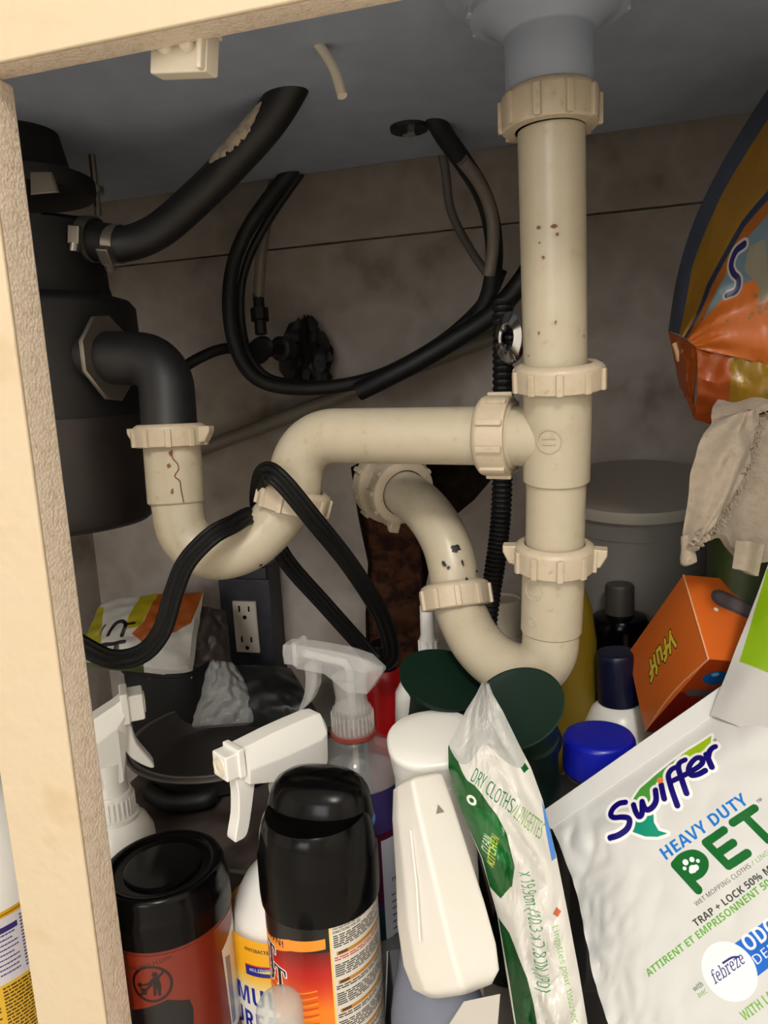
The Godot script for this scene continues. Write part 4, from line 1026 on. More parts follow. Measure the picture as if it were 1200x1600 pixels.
func middle_row():
	# spray bottle behind the stile
	var b := Vector3(-0.3603, 0.1602, 0.4077)
	var o := thing("spray_bottle", "white spray bottle partly hidden by the stile, trigger pointing right", "spray bottle", Vector3(b.x, 0, b.z))
	var q := MB.new()
	q.lathe([Vector2(0, 0), Vector2(0.025, 0), Vector2(0.028, 0.004), Vector2(0.028, b.y - 0.03), Vector2(0.027, b.y - 0.016), Vector2(0.0225, b.y - 0.006), Vector2(0.0175, b.y - 0.002), Vector2(0.0175, b.y + 0.001), Vector2(0, b.y + 0.001)], 36)
	part(o, "bottle_body", q, M.white)
	var dir := Vector3(1, 0, -0.75).normalized()
	var f := Transform3D(face(dir, Vector3.UP), Vector3(-0.002, b.y, 0))
	sprayer(o, f, M.white, [[-0.05, 0.050, 0.04, 0.028, 0.006, 0.012, 0.007], [-0.036, 0.066, 0.05, 0.022, 0.009, 0.0145, 0.011], [-0.010, 0.082, 0.064, 0.020, 0.009, 0.015, 0.011], [0.010, 0.092, 0.076, 0.030, 0.0085, 0.0145, 0.010], [0.016, 0.096, 0.083, 0.066, 0.0085, 0.013, 0.009]], [0.024, 0.087], [Vector2(0.007, 0.072), Vector2(0.019, 0.073), Vector2(0.0225, 0.057), Vector2(0.033, 0.037), Vector2(0.030, 0.0345), Vector2(0.018, 0.045), Vector2(0.009, 0.060)], M.cream, 0.013, 0.0165, 1.0)
	# yellow label spray bottle, trigger towards the left front
	b = Vector3(-0.2199, 0.1588, 0.4259)
	o = thing("spray_bottle_001", "white spray bottle with yellow and blue label, trigger pointing front left", "spray bottle", Vector3(-0.2166, 0, 0.419))
	var cx := Vector3(-0.2166, 0.103, 0.419)
	var sh: float = 0.1029
	q = MB.new()
	q.lathe([Vector2(0, 0), Vector2(0.038, 0), Vector2(0.042, 0.004), Vector2(0.042, sh - 0.02), Vector2(0.0405, sh), Vector2(0.036, sh + 0.018), Vector2(0.027, sh + 0.034), Vector2(0.016, sh + 0.046), Vector2(0.0135, sh + 0.052), Vector2(0.0135, sh + 0.06), Vector2(0, sh + 0.06)], 44)
	part(o, "bottle_body", q, M.white)
	var k := Print.new(265.8, 100, 6, Color(0.90, 0.88, 0.83))
	k.rect(0, 0, 265.8, 26, Color(0.93, 0.67, 0.08))
	for i in 14: k.rect(0, 26 + i * 1.2, 265.8, 1.3, Color(0.93, 0.67, 0.08).lerp(Color(0.90, 0.88, 0.83), (i + 1) / 15.0))
	k.text("ANTIBACTERIAL", Vector2(119.13, 8.75), Vector2(146.13, 8.45), 2.6, Color(0.12, 0.12, 0.2))
	k.poly([Vector2(118.41, 19.98), Vector2(146.41, 17.98), Vector2(146.72, 25.83), Vector2(118.72, 27.83)], Color(0.06, 0.1, 0.5))
	k.poly([Vector2(118.48, 19.46), Vector2(146.48, 17.46), Vector2(146.35, 18.51), Vector2(118.35, 20.51)], Color(0.75, 0.1, 0.12))
	k.text("HILL COUNTRY", Vector2(122.05, 24.4), Vector2(142.05, 21.4), 2.3, Color(0.85, 0.87, 0.93), true, 0.0, "Droid Sans", 0.15)
	k.poly([Vector2(126.45, 23.82), Vector2(140.45, 20.62), Vector2(140.41, 23.52)], Color(0.85, 0.8, 0.4))
	k.text("MULTI", Vector2(106.99, 51.93), Vector2(158.99, 50.93), 13.8568, Color(0.05, 0.13, 0.55))
	k.text("SURFACE", Vector2(92.59, 72.15), Vector2(160.59, 71.15), 14.2466, Color(0.05, 0.13, 0.55))
	q = MB.new(); q.shell([Vector2(0.0423, 0.1148), Vector2(0.0423, 0.1148 - 0.100)], 64)
	part(o, "label", q, mat(Color.WHITE, 0.35, 0.0, k.done()))
	dir = Vector3(-0.5194, 0, 0.8545)
	var head := Vector3(-0.2134, 0.2489, 0.4133)
	f = Transform3D(face(dir, Vector3.UP), Vector3(head.x - cx.x, head.y - 0.1 * 0.83, head.z - cx.z))
	f.basis = f.basis.scaled(Vector3.ONE * 0.83)
	sprayer(o, f, M.white, [[-0.043, 0.093, 0.085, 0.074, 0.007, 0.012, 0.011], [-0.039, 0.099, 0.083, 0.056, 0.0085, 0.0165, 0.0145], [-0.032, 0.1005, 0.080, 0.042, 0.0088, 0.0178, 0.014], [-0.010, 0.1005, 0.080, 0.036, 0.0088, 0.0178, 0.013], [0.010, 0.1, 0.080, 0.058, 0.0088, 0.0175, 0.015], [0.040, 0.098, 0.081, 0.068, 0.0086, 0.0168, 0.0145]], [0.051, 0.086], [Vector2(0.030, 0.080), Vector2(0.047, 0.08), Vector2(0.047, 0.06), Vector2(0.049, 0.04), Vector2(0.054, 0.022), Vector2(0.050, 0.0195), Vector2(0.042, 0.022), Vector2(0.036, 0.04), Vector2(0.031, 0.06)], M.cream, 0.013, 0.0145, 1.0)
	q = MB.new(); q.lathe([Vector2(0, sh + 0.055), Vector2(0.0125, sh + 0.055), Vector2(0.0125, f.origin.y + 0.001), Vector2(0, f.origin.y + 0.001)], 24)
	part(o, "bottle_neck", q, M.white)
	# clear spray bottle
	b = Vector3(-0.1873, 0.2066, 0.329)
	cx = b
	o = thing("spray_bottle_002", "clear spray bottle with frosted trigger head and purple label", "spray bottle", Vector3(b.x, 0, b.z))
	sh = 0.1735
	var nk: float = 0.2066
	var prof := [Vector2(0, 0), Vector2(0.034, 0), Vector2(0.0385, 0.005), Vector2(0.0395, 0.02), Vector2(0.0395, sh - 0.015), Vector2(0.038, sh), Vector2(0.031, sh + 0.018), Vector2(0.020, nk - 0.009), Vector2(0.0155, nk - 0.004), Vector2(0.0145, nk), Vector2(0.0145, nk + 0.003)]
	q = MB.new(); q.lathe(prof + [Vector2(0, nk + 0.003)], 48)
	part(o, "bottle_body", q, M.clear)
	q = MB.new(); q.lathe([Vector2(0, 0.003), Vector2(0.037, 0.004), Vector2(0.038, 0.02), Vector2(0.038, sh - 0.03), Vector2(0.037, sh - 0.012), Vector2(0.036, sh - 0.006), Vector2(0, sh - 0.006)], 48)
	part(o, "liquid", q, glass(Color(0.8, 0.82, 0.82), 0.25, 0.03))
	q = MB.new(); q.tube([Vector3(0, 0.01, 0.0), Vector3(0.001, nk, 0)], 0.0025, 10); part(o, "dip_tube", q, M.frost)
	lathed(o, "neck_ring", [Vector2(0.0148, nk - 0.003), Vector2(0.0185, nk - 0.003), Vector2(0.0185, nk), Vector2(0.0148, nk)], mat(Color(0.62, 0.25, 0.2), 0.4))
	k = Print.new(249.4, 128, 5, Color(0.24, 0.20, 0.40))
	k.rect(0, 35.1635, 249.4, 60, Color(0.33, 0.08, 0.2))
	k.rect(0, 101.672, 249.4, 80, Color(0.1, 0.22, 0.24))
	k.disc(Vector2(140.64, 19.75), 10.5, Color(0.38, 0.60, 0.86))
	k.rect(154.4987, 41.61, 60, 100.468, Color(0.82, 0.83, 0.86))
	k.text("HILL COUNTRY", Vector2(163.08, 80.04), Vector2(209.08, 80.04), 3.6, Color(0.05, 0.05, 0.07), false)
	k.lines(Vector2(161.6, 92.35), Vector2(201.6, 92.35), Vector2(0, 42), 7, 1.1, Color(0.3, 0.3, 0.34))
	k.text("fresh", Vector2(169.52, 61.45), Vector2(187.52, 61.45), 3.0, Color(0.1, 0.1, 0.12), false, 0.0, "Droid Serif", 0.2)
	q = MB.new()
	q.sheet(func(u: float, w: float) -> Vector3: return Vector3(sin(PI + TAU * lerpf(0.36, 0.80, u)) * 0.0398, 0.1709 - 0.128 * w, cos(PI + TAU * lerpf(0.36, 0.80, u)) * 0.0398), 40, 4)
	for i in q.t.size(): q.t[i].x = lerpf(0.36, 0.80, q.t[i].x)
	part(o, "label", q, mat(Color.WHITE, 0.3, 0.0, k.done()))
	dir = Vector3(-0.9965, 0, -0.084)
	f = Transform3D(face(dir, Vector3.UP), Vector3(0, nk, 0))
	sprayer(o, f, M.frost, [[-0.030, 0.057, 0.055, 0.053, 0.002, 0.004, 0.003], [-0.018, 0.064, 0.055, 0.036, 0.007, 0.012, 0.010], [0.0, 0.068, 0.059, 0.036, 0.008, 0.012, 0.0095], [0.018, 0.070, 0.061, 0.049, 0.008, 0.011, 0.009], [0.044, 0.072, 0.063, 0.051, 0.0075, 0.010, 0.008]], [0.049, 0.0625], [Vector2(0.026, 0.054), Vector2(0.037, 0.054), Vector2(0.0375, 0.042), Vector2(0.040, 0.028), Vector2(0.046, 0.014), Vector2(0.0445, 0.013), Vector2(0.035, 0.022), Vector2(0.028, 0.036)], M.frost, 0.011, 0.0172, 0.82)
	q = MB.new(f); q.tube([Vector3(0, 0.002, 0), Vector3(0, 0.05, 0), Vector3(0.004, 0.057, 0), Vector3(0.04, 0.062, 0)], 0.0034, 12); part(o, "pump_tube", q, M.frost)
	# white bottle with oval flat cap
	b = Vector3(-0.1013, 0.2521, 0.4177)
	o = thing("oval_cap_bottle", "white bottle with wide flat oval cap beside the bag of cloths", "bottle", Vector3(b.x, 0, b.z))
	var yt: float = 0.2521
	q = MB.new(Transform3D(Basis(Vector3.UP, 0.35) * Basis(Vector3.RIGHT, 0.16) * Basis(Vector3.BACK, 0.06), Vector3(0, yt, 0)))
	q.lathe([Vector2(0, -0.03), Vector2(0.0275, -0.03), Vector2(0.0295, -0.010), Vector2(0.0295, -0.006), Vector2(0.0302, -0.005), Vector2(0.0302, -0.0015), Vector2(0.0285, 0.0005), Vector2(0.02, 0.0022), Vector2(0, 0.003)], 56, 1.0, 0.98, 2.3)
	part(o, "cap", q, M.white)
	q = MB.new()
	q.lathe([Vector2(0, 0), Vector2(0.026, 0), Vector2(0.028, 0.004), Vector2(0.0265, yt - 0.05), Vector2(0.0262, yt - 0.024), Vector2(0, yt - 0.024)], 56)
	part(o, "bottle_body", q, M.white)
	# dark green flared pair
	o = thing("flared_holder", "dark green plastic piece with two flared oval ends below the right trap", "holder", Vector3(-0.071, 0, 0.3216))
	var green := mat(Color(0.05, 0.13, 0.095), 0.5)
	green.metallic_specular = 0.25
	var c0 := Vector3(-0.1012, 0.2711, 0.3668)
	q = MB.new(o.transform.affine_inverse() * Transform3D(upright(Vector3(0.3098, 0.9111, 0.2717), Vector3(0.31, -0.3629, 0.8199)), c0))
	q.lathe([Vector2(0, -0.0015), Vector2(0.026, -0.001), Vector2(0.0335, 0.0005), Vector2(0.0345, 0), Vector2(0.034, -0.002), Vector2(0.028, -0.010), Vector2(0.022, -0.020), Vector2(0.0195, -0.04), Vector2(0.019, -0.09), Vector2(0, -0.09)], 48, 1.0, 0.9)
	part(o, "flared_end", q, green)
	var c1 := Vector3(-0.0457, 0.2801, 0.4275)
	q = MB.new(o.transform.affine_inverse() * Transform3D(upright(Vector3(-0.1226, 0.6922, 0.7112), Vector3(0.5652, 0.5162, 0.0636)), c1))
	q.lathe([Vector2(0, -0.0015), Vector2(0.020, -0.001), Vector2(0.0265, 0.0005), Vector2(0.0275, 0), Vector2(0.027, -0.002), Vector2(0.022, -0.010), Vector2(0.018, -0.020), Vector2(0.0165, -0.04), Vector2(0.016, -0.07), Vector2(0, -0.07)], 48, 0.92, 1.12)
	part(o, "flared_end", q, green)
	q = inside(o)
	var low := Vector3(-0.071, 0, 0.3216)
	q.tube(MB.spline([c1 + Vector3(0.0061, -0.0343, -0.0352), Vector3(-0.0411, 0.2142, 0.3703), Vector3(-0.0383, 0.1715, 0.356), Vector3(-0.0456, 0.1222, 0.3457), low], 6), 0.018, 24)
	q.tube(MB.spline([c0 - Vector3(0.0217, 0.0638, 0.019), low + Vector3(-0.03, 0.06, 0.0), low + Vector3(-0.02, 0.0, 0)], 6), 0.0185, 24)
	part(o, "stem", q, mat(Color(0.03, 0.11, 0.09), 0.38))

func front_row():
	# wipes tub
	var b := Vector3(-0.2808, 0.1707, 0.4675)
	var o := thing("wipes_tub", "rust brown wipes tub with glossy black lid beside the stile", "tub", Vector3(b.x, 0, b.z))
	var ly: float = b.y
	var lb: float = ly - 0.034
	lathed(o, "tub_body", [Vector2(0, 0), Vector2(0.0395, 0), Vector2(0.042, 0.003), Vector2(0.042, lb + 0.004), Vector2(0, lb + 0.004)], mat(Color(0.42, 0.13, 0.06), 0.35), 56)
	lathed(o, "lid", [Vector2(0, ly - 0.0035), Vector2(0.030, ly - 0.0035), Vector2(0.033, ly - 0.001), Vector2(0.0365, ly), Vector2(0.039, ly - 0.0012), Vector2(0.0405, ly - 0.004), Vector2(0.041, ly - 0.012), Vector2(0.0425, ly - 0.016), Vector2(0.043, ly - 0.02), Vector2(0.043, lb + 0.001), Vector2(0.042, lb), Vector2(0, lb)], M.black, 64)
	under(lathed(o, "lid_flap", [Vector2(0, ly - 0.0036), Vector2(0.0255, ly - 0.0036), Vector2(0.0255, ly - 0.0024), Vector2(0.024, ly - 0.0018), Vector2(0, ly - 0.0018)], M.black, 48), o.get_node("lid"))
	var k := Print.new(265.8, 85, 6, Color(0.44, 0.13, 0.06))
	var ink := Color(0.09, 0.03, 0.025)
	var m := Vector2(144.12, 19.78)
	k.text("DO NOT FLUSH", Vector2(130.73, 10.86), Vector2(157.98, 3.6), 2.6, Color(0.2, 0.06, 0.04))
	k.disc(m, 13.2, ink); k.disc(m, 11.4, Color(0.44, 0.13, 0.06))
	k.disc(m + Vector2(2.5, -6.7), 1.9, ink)
	k.poly([m + Vector2(0.8, -4.5), m + Vector2(4.8, -4.8), m + Vector2(5.9, 1.4), m + Vector2(5.0, 8.7), m + Vector2(3.4, 8.7), m + Vector2(3.1, 2.0), m + Vector2(2.0, 8.4), m + Vector2(0.4, 8.4)], ink)
	k.stroke([m + Vector2(1.3, -3.9), m + Vector2(-1.7, -0.3), m + Vector2(-5.3, 0.6)], 1.5, ink)
	k.poly([m + Vector2(-8.4, 3.1), m + Vector2(-3.4, 2.8), m + Vector2(-3.9, 7.6), m + Vector2(-6.2, 7.8)], ink); k.disc(m + Vector2(-7.6, 0.8), 1.7, ink)
	k.stroke([m + Vector2(8.7, -8.7), m + Vector2(-8.7, 8.7)], 1.7, ink)
	k.poly([Vector2(127.16, 40.76), Vector2(152.82, 32.17), Vector2(165.93, 37.1), Vector2(167.75, 44.2), Vector2(165.67, 74.22), Vector2(122.49, 72.23)], Color(0.035, 0.035, 0.04))
	var e0 := Vector2(193.47, 21.73)
	k.poly([Vector2(e0.x, e0.y - 2), Vector2(e0.x + 30, e0.y - 14), Vector2(e0.x + 30, 85), Vector2(e0.x + 3, 85)], Color(0.86, 0.86, 0.86))
	k.poly([Vector2(e0.x + 3, e0.y + 5), Vector2(e0.x + 9, e0.y + 8), Vector2(e0.x + 9, 80), Vector2(e0.x + 4, 80)], Color(0.5, 0.5, 0.58))
	var q := MB.new(); q.shell([Vector2(0.0423, ly - 0.036), Vector2(0.0423, ly - 0.121)], 72)
	part(o, "label", q, mat(Color.WHITE, 0.28, 0.0, k.done()))
	# aerosol
	b = Vector3(-0.1633, 0.2001, 0.4763)
	o = thing("aerosol_can", "black capped aerosol can with flame printed label", "aerosol can", Vector3(b.x, 0, b.z))
	var cb: float = 0.1744
	var cy: float = 0.2283
	lathed(o, "can", [Vector2(0, 0), Vector2(0.033, 0), Vector2(0.0345, 0.002), Vector2(0.035, 0.005), Vector2(0.035, cb + 0.004), Vector2(0, cb + 0.004)], M.zinc, 56)
	q = MB.new()
	var rs := []
	for a in [[0.0352, cb, 0.0352], [0.0368, cb + 0.001, 0.0368], [0.0372, cb + 0.008, 0.0372], [0.0370, cb + 0.03, 0.0370], [0.0358, cy - 0.022, 0.0357], [0.0345, cy - 0.010, 0.0343], [0.0325, cy - 0.003, 0.0322], [0.0305, cy + 0.000, 0.0300]]:
		rs.append(MB.ring(Vector3(0, a[1], 0), a[0], a[2], 56))
	q.loft(rs)
	part(o, "cap", q, M.black)
	q = MB.new()
	rs = []
	for a in [[0.0340, -0.008, 0.0240, -0.0105], [0.0328, 0.000, 0.0225, -0.0110], [0.0310, 0.007, 0.0205, -0.0115], [0.0280, 0.012, 0.0180, -0.012], [0.0225, 0.0155, 0.0140, -0.0125], [0.014, 0.0175, 0.0085, -0.013], [0.002, 0.018, 0.0015, -0.013]]:
		rs.append(MB.ring(Vector3(-0.001, cy + a[1], a[3]), a[0], a[2], 56, 2.3))
	q.loft(rs)
	under(part(o, "cap_dome", q, M.black), o.get_node("cap"))
	var red := Color(0.72, 0.10, 0.05); var org := Color(0.95, 0.50, 0.08)
	k = Print.new(221.2, 100, 8, Color(0.03, 0.03, 0.03))
	for i in 60: k.rect(0, 15.3166 + i * 1.0, 221.2, 1.05, Color(0.42, 0.04, 0.04).lerp(red, minf(1.0, i / 14.0)).lerp(org, clampf((i - 16) / 22.0, 0.0, 1.0)))
	for i in 14:
		var y: float = 39.9137 + i * 2.3
		var cc := Color(0.95, 0.62, 0.12) if i % 2 else Color(0.85, 0.25, 0.06)
		k.curve([Vector2(70, y + 2), Vector2(86 + hashed(i, 1) * 10, y - 2), Vector2(104, y + 1.5), Vector2(118, y - 1 - 2 * hashed(i, 2))], 0.5 + hashed(i, 4) * 0.6, cc)
	k.rect(60, 0, 70, 4, Color(0.03, 0.03, 0.03))
	k.poly([Vector2(72.92, 13.71), Vector2(81.53, 16.59), Vector2(102.05, 9.14), Vector2(125.02, 6.44), Vector2(124.95, 13.09), Vector2(103.69, 16.15), Vector2(78.95, 25.91), Vector2(72.92, 22.55)], Color(0.95, 0.55, 0.16))
	k.text("KNOCKDOWN!", Vector2(47.94, 15.81), Vector2(97.94, 16.31), 4.1, Color(0.08, 0.05, 0.03))
	for g in [2, 1, 0]:
		var ink2: Color = [Color(0.05, 0.04, 0.04), Color(0.06, 0.05, 0.05), Color(0.92, 0.90, 0.88)][g]
		if g == 1: continue
		k.text("HOT", Vector2(49.14, 39.29), Vector2(89.14, 39.29), 19.0426, ink2, true, [0.0, 0.0, 0.9][g], "Droid Serif")
		k.text("SHOT", Vector2(45.9, 46.83), Vector2(97.9, 46.83), 14.4806, ink2, true, [0.0, 0.0, 0.9][g], "Droid Serif")
	var p0 := Vector2(128.07, -0.41)
	k.poly([p0 + Vector2(-0.7, -1), p0 + Vector2(60, -5), p0 + Vector2(60, 100), p0 + Vector2(-0.7, 100)], Color(0.93, 0.78, 0.42))
	k.poly([p0 + Vector2(0.5, 0.2), p0 + Vector2(60, -3.8), p0 + Vector2(60, 100), p0 + Vector2(0.5, 100)], Color(0.82, 0.80, 0.76))
	var dk := Color(0.12, 0.11, 0.1)
	k.text("STOP! READ ENTIRE LABEL BEFORE USE", p0 + Vector2(1.6, 2.6), p0 + Vector2(24, 1.6), 1.2, dk)
	k.text("DIRECTIONS FOR USE", p0 + Vector2(1.6, 5.0), p0 + Vector2(20, 4.2), 1.7, dk)
	var y := 7.0
	for i in 5:
		k.lines(p0 + Vector2(1.6, y), p0 + Vector2(44, y - 2.0), Vector2(0, 8.5), 6, 0.75, dk, i)
		y += 10.0
		k.poly([p0 + Vector2(3, y), p0 + Vector2(46, y - 2), p0 + Vector2(46, y + 0.4), p0 + Vector2(3, y + 2.4)], Color(0.72, 0.48, 0.16))
		k.poly([p0 + Vector2(4, y + 0.1), p0 + Vector2(10, y - 0.2), p0 + Vector2(10, y + 1.7), p0 + Vector2(4, y + 2.1)], Color(0.32, 0.18, 0.05))
		k.lines(p0 + Vector2(1.6, y + 4.2), p0 + Vector2(40, y + 2.6), Vector2(0, 3.0), 2, 0.8, Color(0.7, 0.2, 0.2) if i == 0 else dk, i + 20)
		y += 9.0
	q = MB.new(); q.shell([Vector2(0.0352, cb), Vector2(0.0352, cb - 0.100)], 72)
	part(o, "label", q, mat(Color.WHITE, 0.3, 0.0, k.done()))
	# translucent little cap in front
	b = Vector3(-0.164, 0.1498, 0.5434)
	o = thing("small_pump_bottle", "small translucent bottle with a pale domed cap in front of the aerosol can", "bottle", Vector3(b.x, 0, b.z))
	lathed(o, "cap", [Vector2(0, b.y - 0.012), Vector2(0.0125, b.y - 0.012), Vector2(0.0125, b.y + 0.003), Vector2(0.0105, b.y + 0.007), Vector2(0.006, b.y + 0.0095), Vector2(0, b.y + 0.0102)], glass(Color(0.78, 0.80, 0.77), 0.45, 0.3))
	lathed(o, "bottle_body", [Vector2(0, 0), Vector2(0.015, 0), Vector2(0.0165, 0.003), Vector2(0.0165, b.y - 0.03), Vector2(0.012, b.y - 0.014), Vector2(0, b.y - 0.014)], M.frost)
	# spray bottle seen from behind and above
	var n0 := Vector3(-0.0983, 0.2378, 0.4616); var n1 := Vector3(-0.066, 0.1637, 0.5077)
	o = thing("spray_bottle_003", "white spray bottle seen from behind, long pale trigger head over a grey bottle", "spray bottle", Vector3(-0.0789, 0, 0.4892))
	q = MB.new(o.transform.affine_inverse() * Transform3D(Basis(Vector3(0.7049, -0.1273, -0.6978), Vector3(0.6188, 0.5914, 0.5171), Vector3(0.3468, -0.7963, 0.4956)), n0))
	var flip := 1.0
	var reach := n0.distance_to(n1)
	rs = []
	for s in [[-0.10, 0.008, 0.009, -0.010, 0.007], [-0.07, 0.0115, 0.013, -0.016, 0.0095], [0.10, 0.0125, 0.0165, -0.020, 0.010], [0.4, 0.0135, 0.0195, -0.026, 0.0105], [0.7, 0.0145, 0.0225, -0.034, 0.011], [0.92, 0.0145, 0.0235, -0.036, 0.011], [1.05, 0.013, 0.022, -0.034, 0.0095], [1.11, 0.009, 0.016, -0.028, 0.005]]:
		var a := [Vector2(s[1], s[4]), Vector2(s[2], s[3] * 0.45), Vector2(s[2] * 0.92, s[3]), Vector2(-s[2] * 0.92, s[3]), Vector2(-s[2], s[3] * 0.45), Vector2(-s[1], s[4])]
		var row := PackedVector3Array()
		for i in 6:
			var d0: Vector2 = (a[(i + 5) % 6] - a[i]).normalized() * 0.0028
			var d1: Vector2 = (a[(i + 1) % 6] - a[i]).normalized() * 0.0028
			for d in [d0, d0 * 0.35 + d1 * 0.12, d0 * 0.12 + d1 * 0.35, d1]: row.append(Vector3(a[i].x + d.x, a[i].y + d.y, s[0] * reach))
		rs.append(row)
	q.loft(rs)
	part(o, "trigger_head", q, mat(Color(0.88, 0.86, 0.82), 0.34), 58.0)
	var hf := q.xf
	q = MB.new(hf)
	q.prism(PackedVector2Array([Vector2(-0.0016, 0.05 * reach), Vector2(0.0040, 0.05 * reach), Vector2(0.0012, 0.10 * reach)]), 0.0003, 0.00005, Transform3D(Basis(Vector3.RIGHT, -PI / 2) * Basis(Vector3.FORWARD, 0.0), Vector3(0, 0.0106, 0.2 * reach)))
	part(o, "arrow_mark", q, mat(Color(0.5, 0.47, 0.42), 0.5))
	q = MB.new(hf)
	for s in [-1, 1]: q.tube([Vector3(0.0215 * s * 0.72, 0.001, 0.2 * reach), Vector3(0.0215 * s * 0.86, -0.002, 0.5 * reach), Vector3(0.0222 * s, -0.007, 0.8 * reach)], 0.0008, 8)
	part(o, "side_rib", q, o.get_node("trigger_head").material_override)
	q = inside(o)
	var grey := mat(Color(0.42, 0.44, 0.5), 0.35)
	var g0 := n1 + Vector3(-0.021, -0.0201, -0.0176) + (n0 - n1) * 0.28
	var foot := o.position
	rs = []
	for j in 12:
		var u := j / 11.0
		var w: float = [0.016, 0.018, 0.0215, 0.0265, 0.030, 0.032, 0.033, 0.0335, 0.0335, 0.0335, 0.033, 0.031][j]
		rs.append(MB.ring(g0.lerp(foot, u), w, w * 0.8, 40))
	q.loft(rs)
	part(o, "bottle_body", q, grey)
	q = MB.new(o.transform.affine_inverse())
	q.prism(PackedVector2Array([Vector2(0, 0), Vector2(0.030, 0.0), Vector2(0.032, 0.024), Vector2(0.013, 0.020)]), 0.0006, 0.0002, Transform3D(Basis(Vector3(0.9627, -0.0528, -0.2654),Vector3(0.0054, 0.9843, -0.1762),Vector3(0.2706, 0.1681, 0.9479)), Vector3(-0.0783, 0.1422, 0.535)))
	part(o, "paper_label", q, mat(Color(0.72, 0.70, 0.66), 0.6))
	# leaflet on edge
	o = thing("grey_carton", "dark grey carton standing on edge between aerosol can and white spray bottle", "carton", Vector3(-0.1124, 0.0334, 0.4839), face(Vector3(0.3615, 0.6839, 0.6338),Vector3(0.06, 1, 0)))
	q = MB.new(); q.prism(PackedVector2Array([Vector2(-0.030, -0.03), Vector2(0.035, -0.03), Vector2(0.035, 0.085), Vector2(0.03, 0.085), Vector2(-0.026, 0.042), Vector2(-0.030, 0.03)]), 0.012, 0.0008)
	part(o, "carton_wall", q, mat(Color(0.17, 0.18, 0.20), 0.4))
	q = MB.new(); q.prism(PackedVector2Array([Vector2(-0.030, 0.03), Vector2(-0.026, 0.042), Vector2(0.03, 0.085), Vector2(0.031, 0.0825), Vector2(-0.0245, 0.0395), Vector2(-0.028, 0.03)]), 0.0128, 0.0004); part(o, "pale_edge", q, M.paper)
	# bottle left of the stile
	b = Vector3(-0.4542, 0.0993, 0.4558)
	o = thing("jug", "white jug with yellow label seen left of the stile", "bottle", Vector3(b.x, 0, b.z), Basis(Vector3.UP, 0.5))
	lathed(o, "jug_body", [Vector2(0, 0), Vector2(0.046, 0), Vector2(0.05, 0.005), Vector2(0.05, 0.125), Vector2(0.047, 0.15), Vector2(0.034, 0.19), Vector2(0.018, 0.22), Vector2(0.015, 0.24), Vector2(0, 0.24)], M.white, 48)
	k = Print.new(316, 118, 5, Color(0.86, 0.85, 0.86))
	k.rect(0, 0, 316, 5, Color(0.85, 0.66, 0.15)); k.rect(0, 2.4, 316, 0.7, Color(0.35, 0.25, 0.05))
	k.rect(0, 56, 316, 62, Color(0.90, 0.72, 0.22))
	var vio := Color(0.22, 0.18, 0.45)
	for i in 9:
		var x := 5.0 + i * 35
		k.rect(x, 12, 16, 4.5, vio)
		k.lines(Vector2(x, 19), Vector2(x + 15, 19), Vector2(0, 34), 9, 1.1, vio, i)
		k.lines(Vector2(x + 18, 10), Vector2(x + 31, 10), Vector2(0, 44), 16, 1.3, vio, i + 40)
		k.lines(Vector2(x, 60), Vector2(x + 32, 60), Vector2(0, 56), 20, 1.4, Color(0.32, 0.24, 0.05), i + 80)
	q = MB.new(); q.shell([Vector2(0.0503, 0.122), Vector2(0.0503, 0.004)], 56)
	part(o, "label", q, mat(Color.WHITE, 0.35, 0.0, k.done()))
	crumpled("white_liner", "crumpled white plastic liner behind the jug at the far left", "plastic film", Vector3(-0.5428, 0.1696, 0.3737), Vector3(-0.4878, 0.1722, 0.3576), Vector3(-0.4588, 0.0957, 0.405), Vector3(-0.5105, 0.088, 0.4212), 0.02, 0.03, 2.2, mat(Color(0.78, 0.77, 0.78), 0.3))

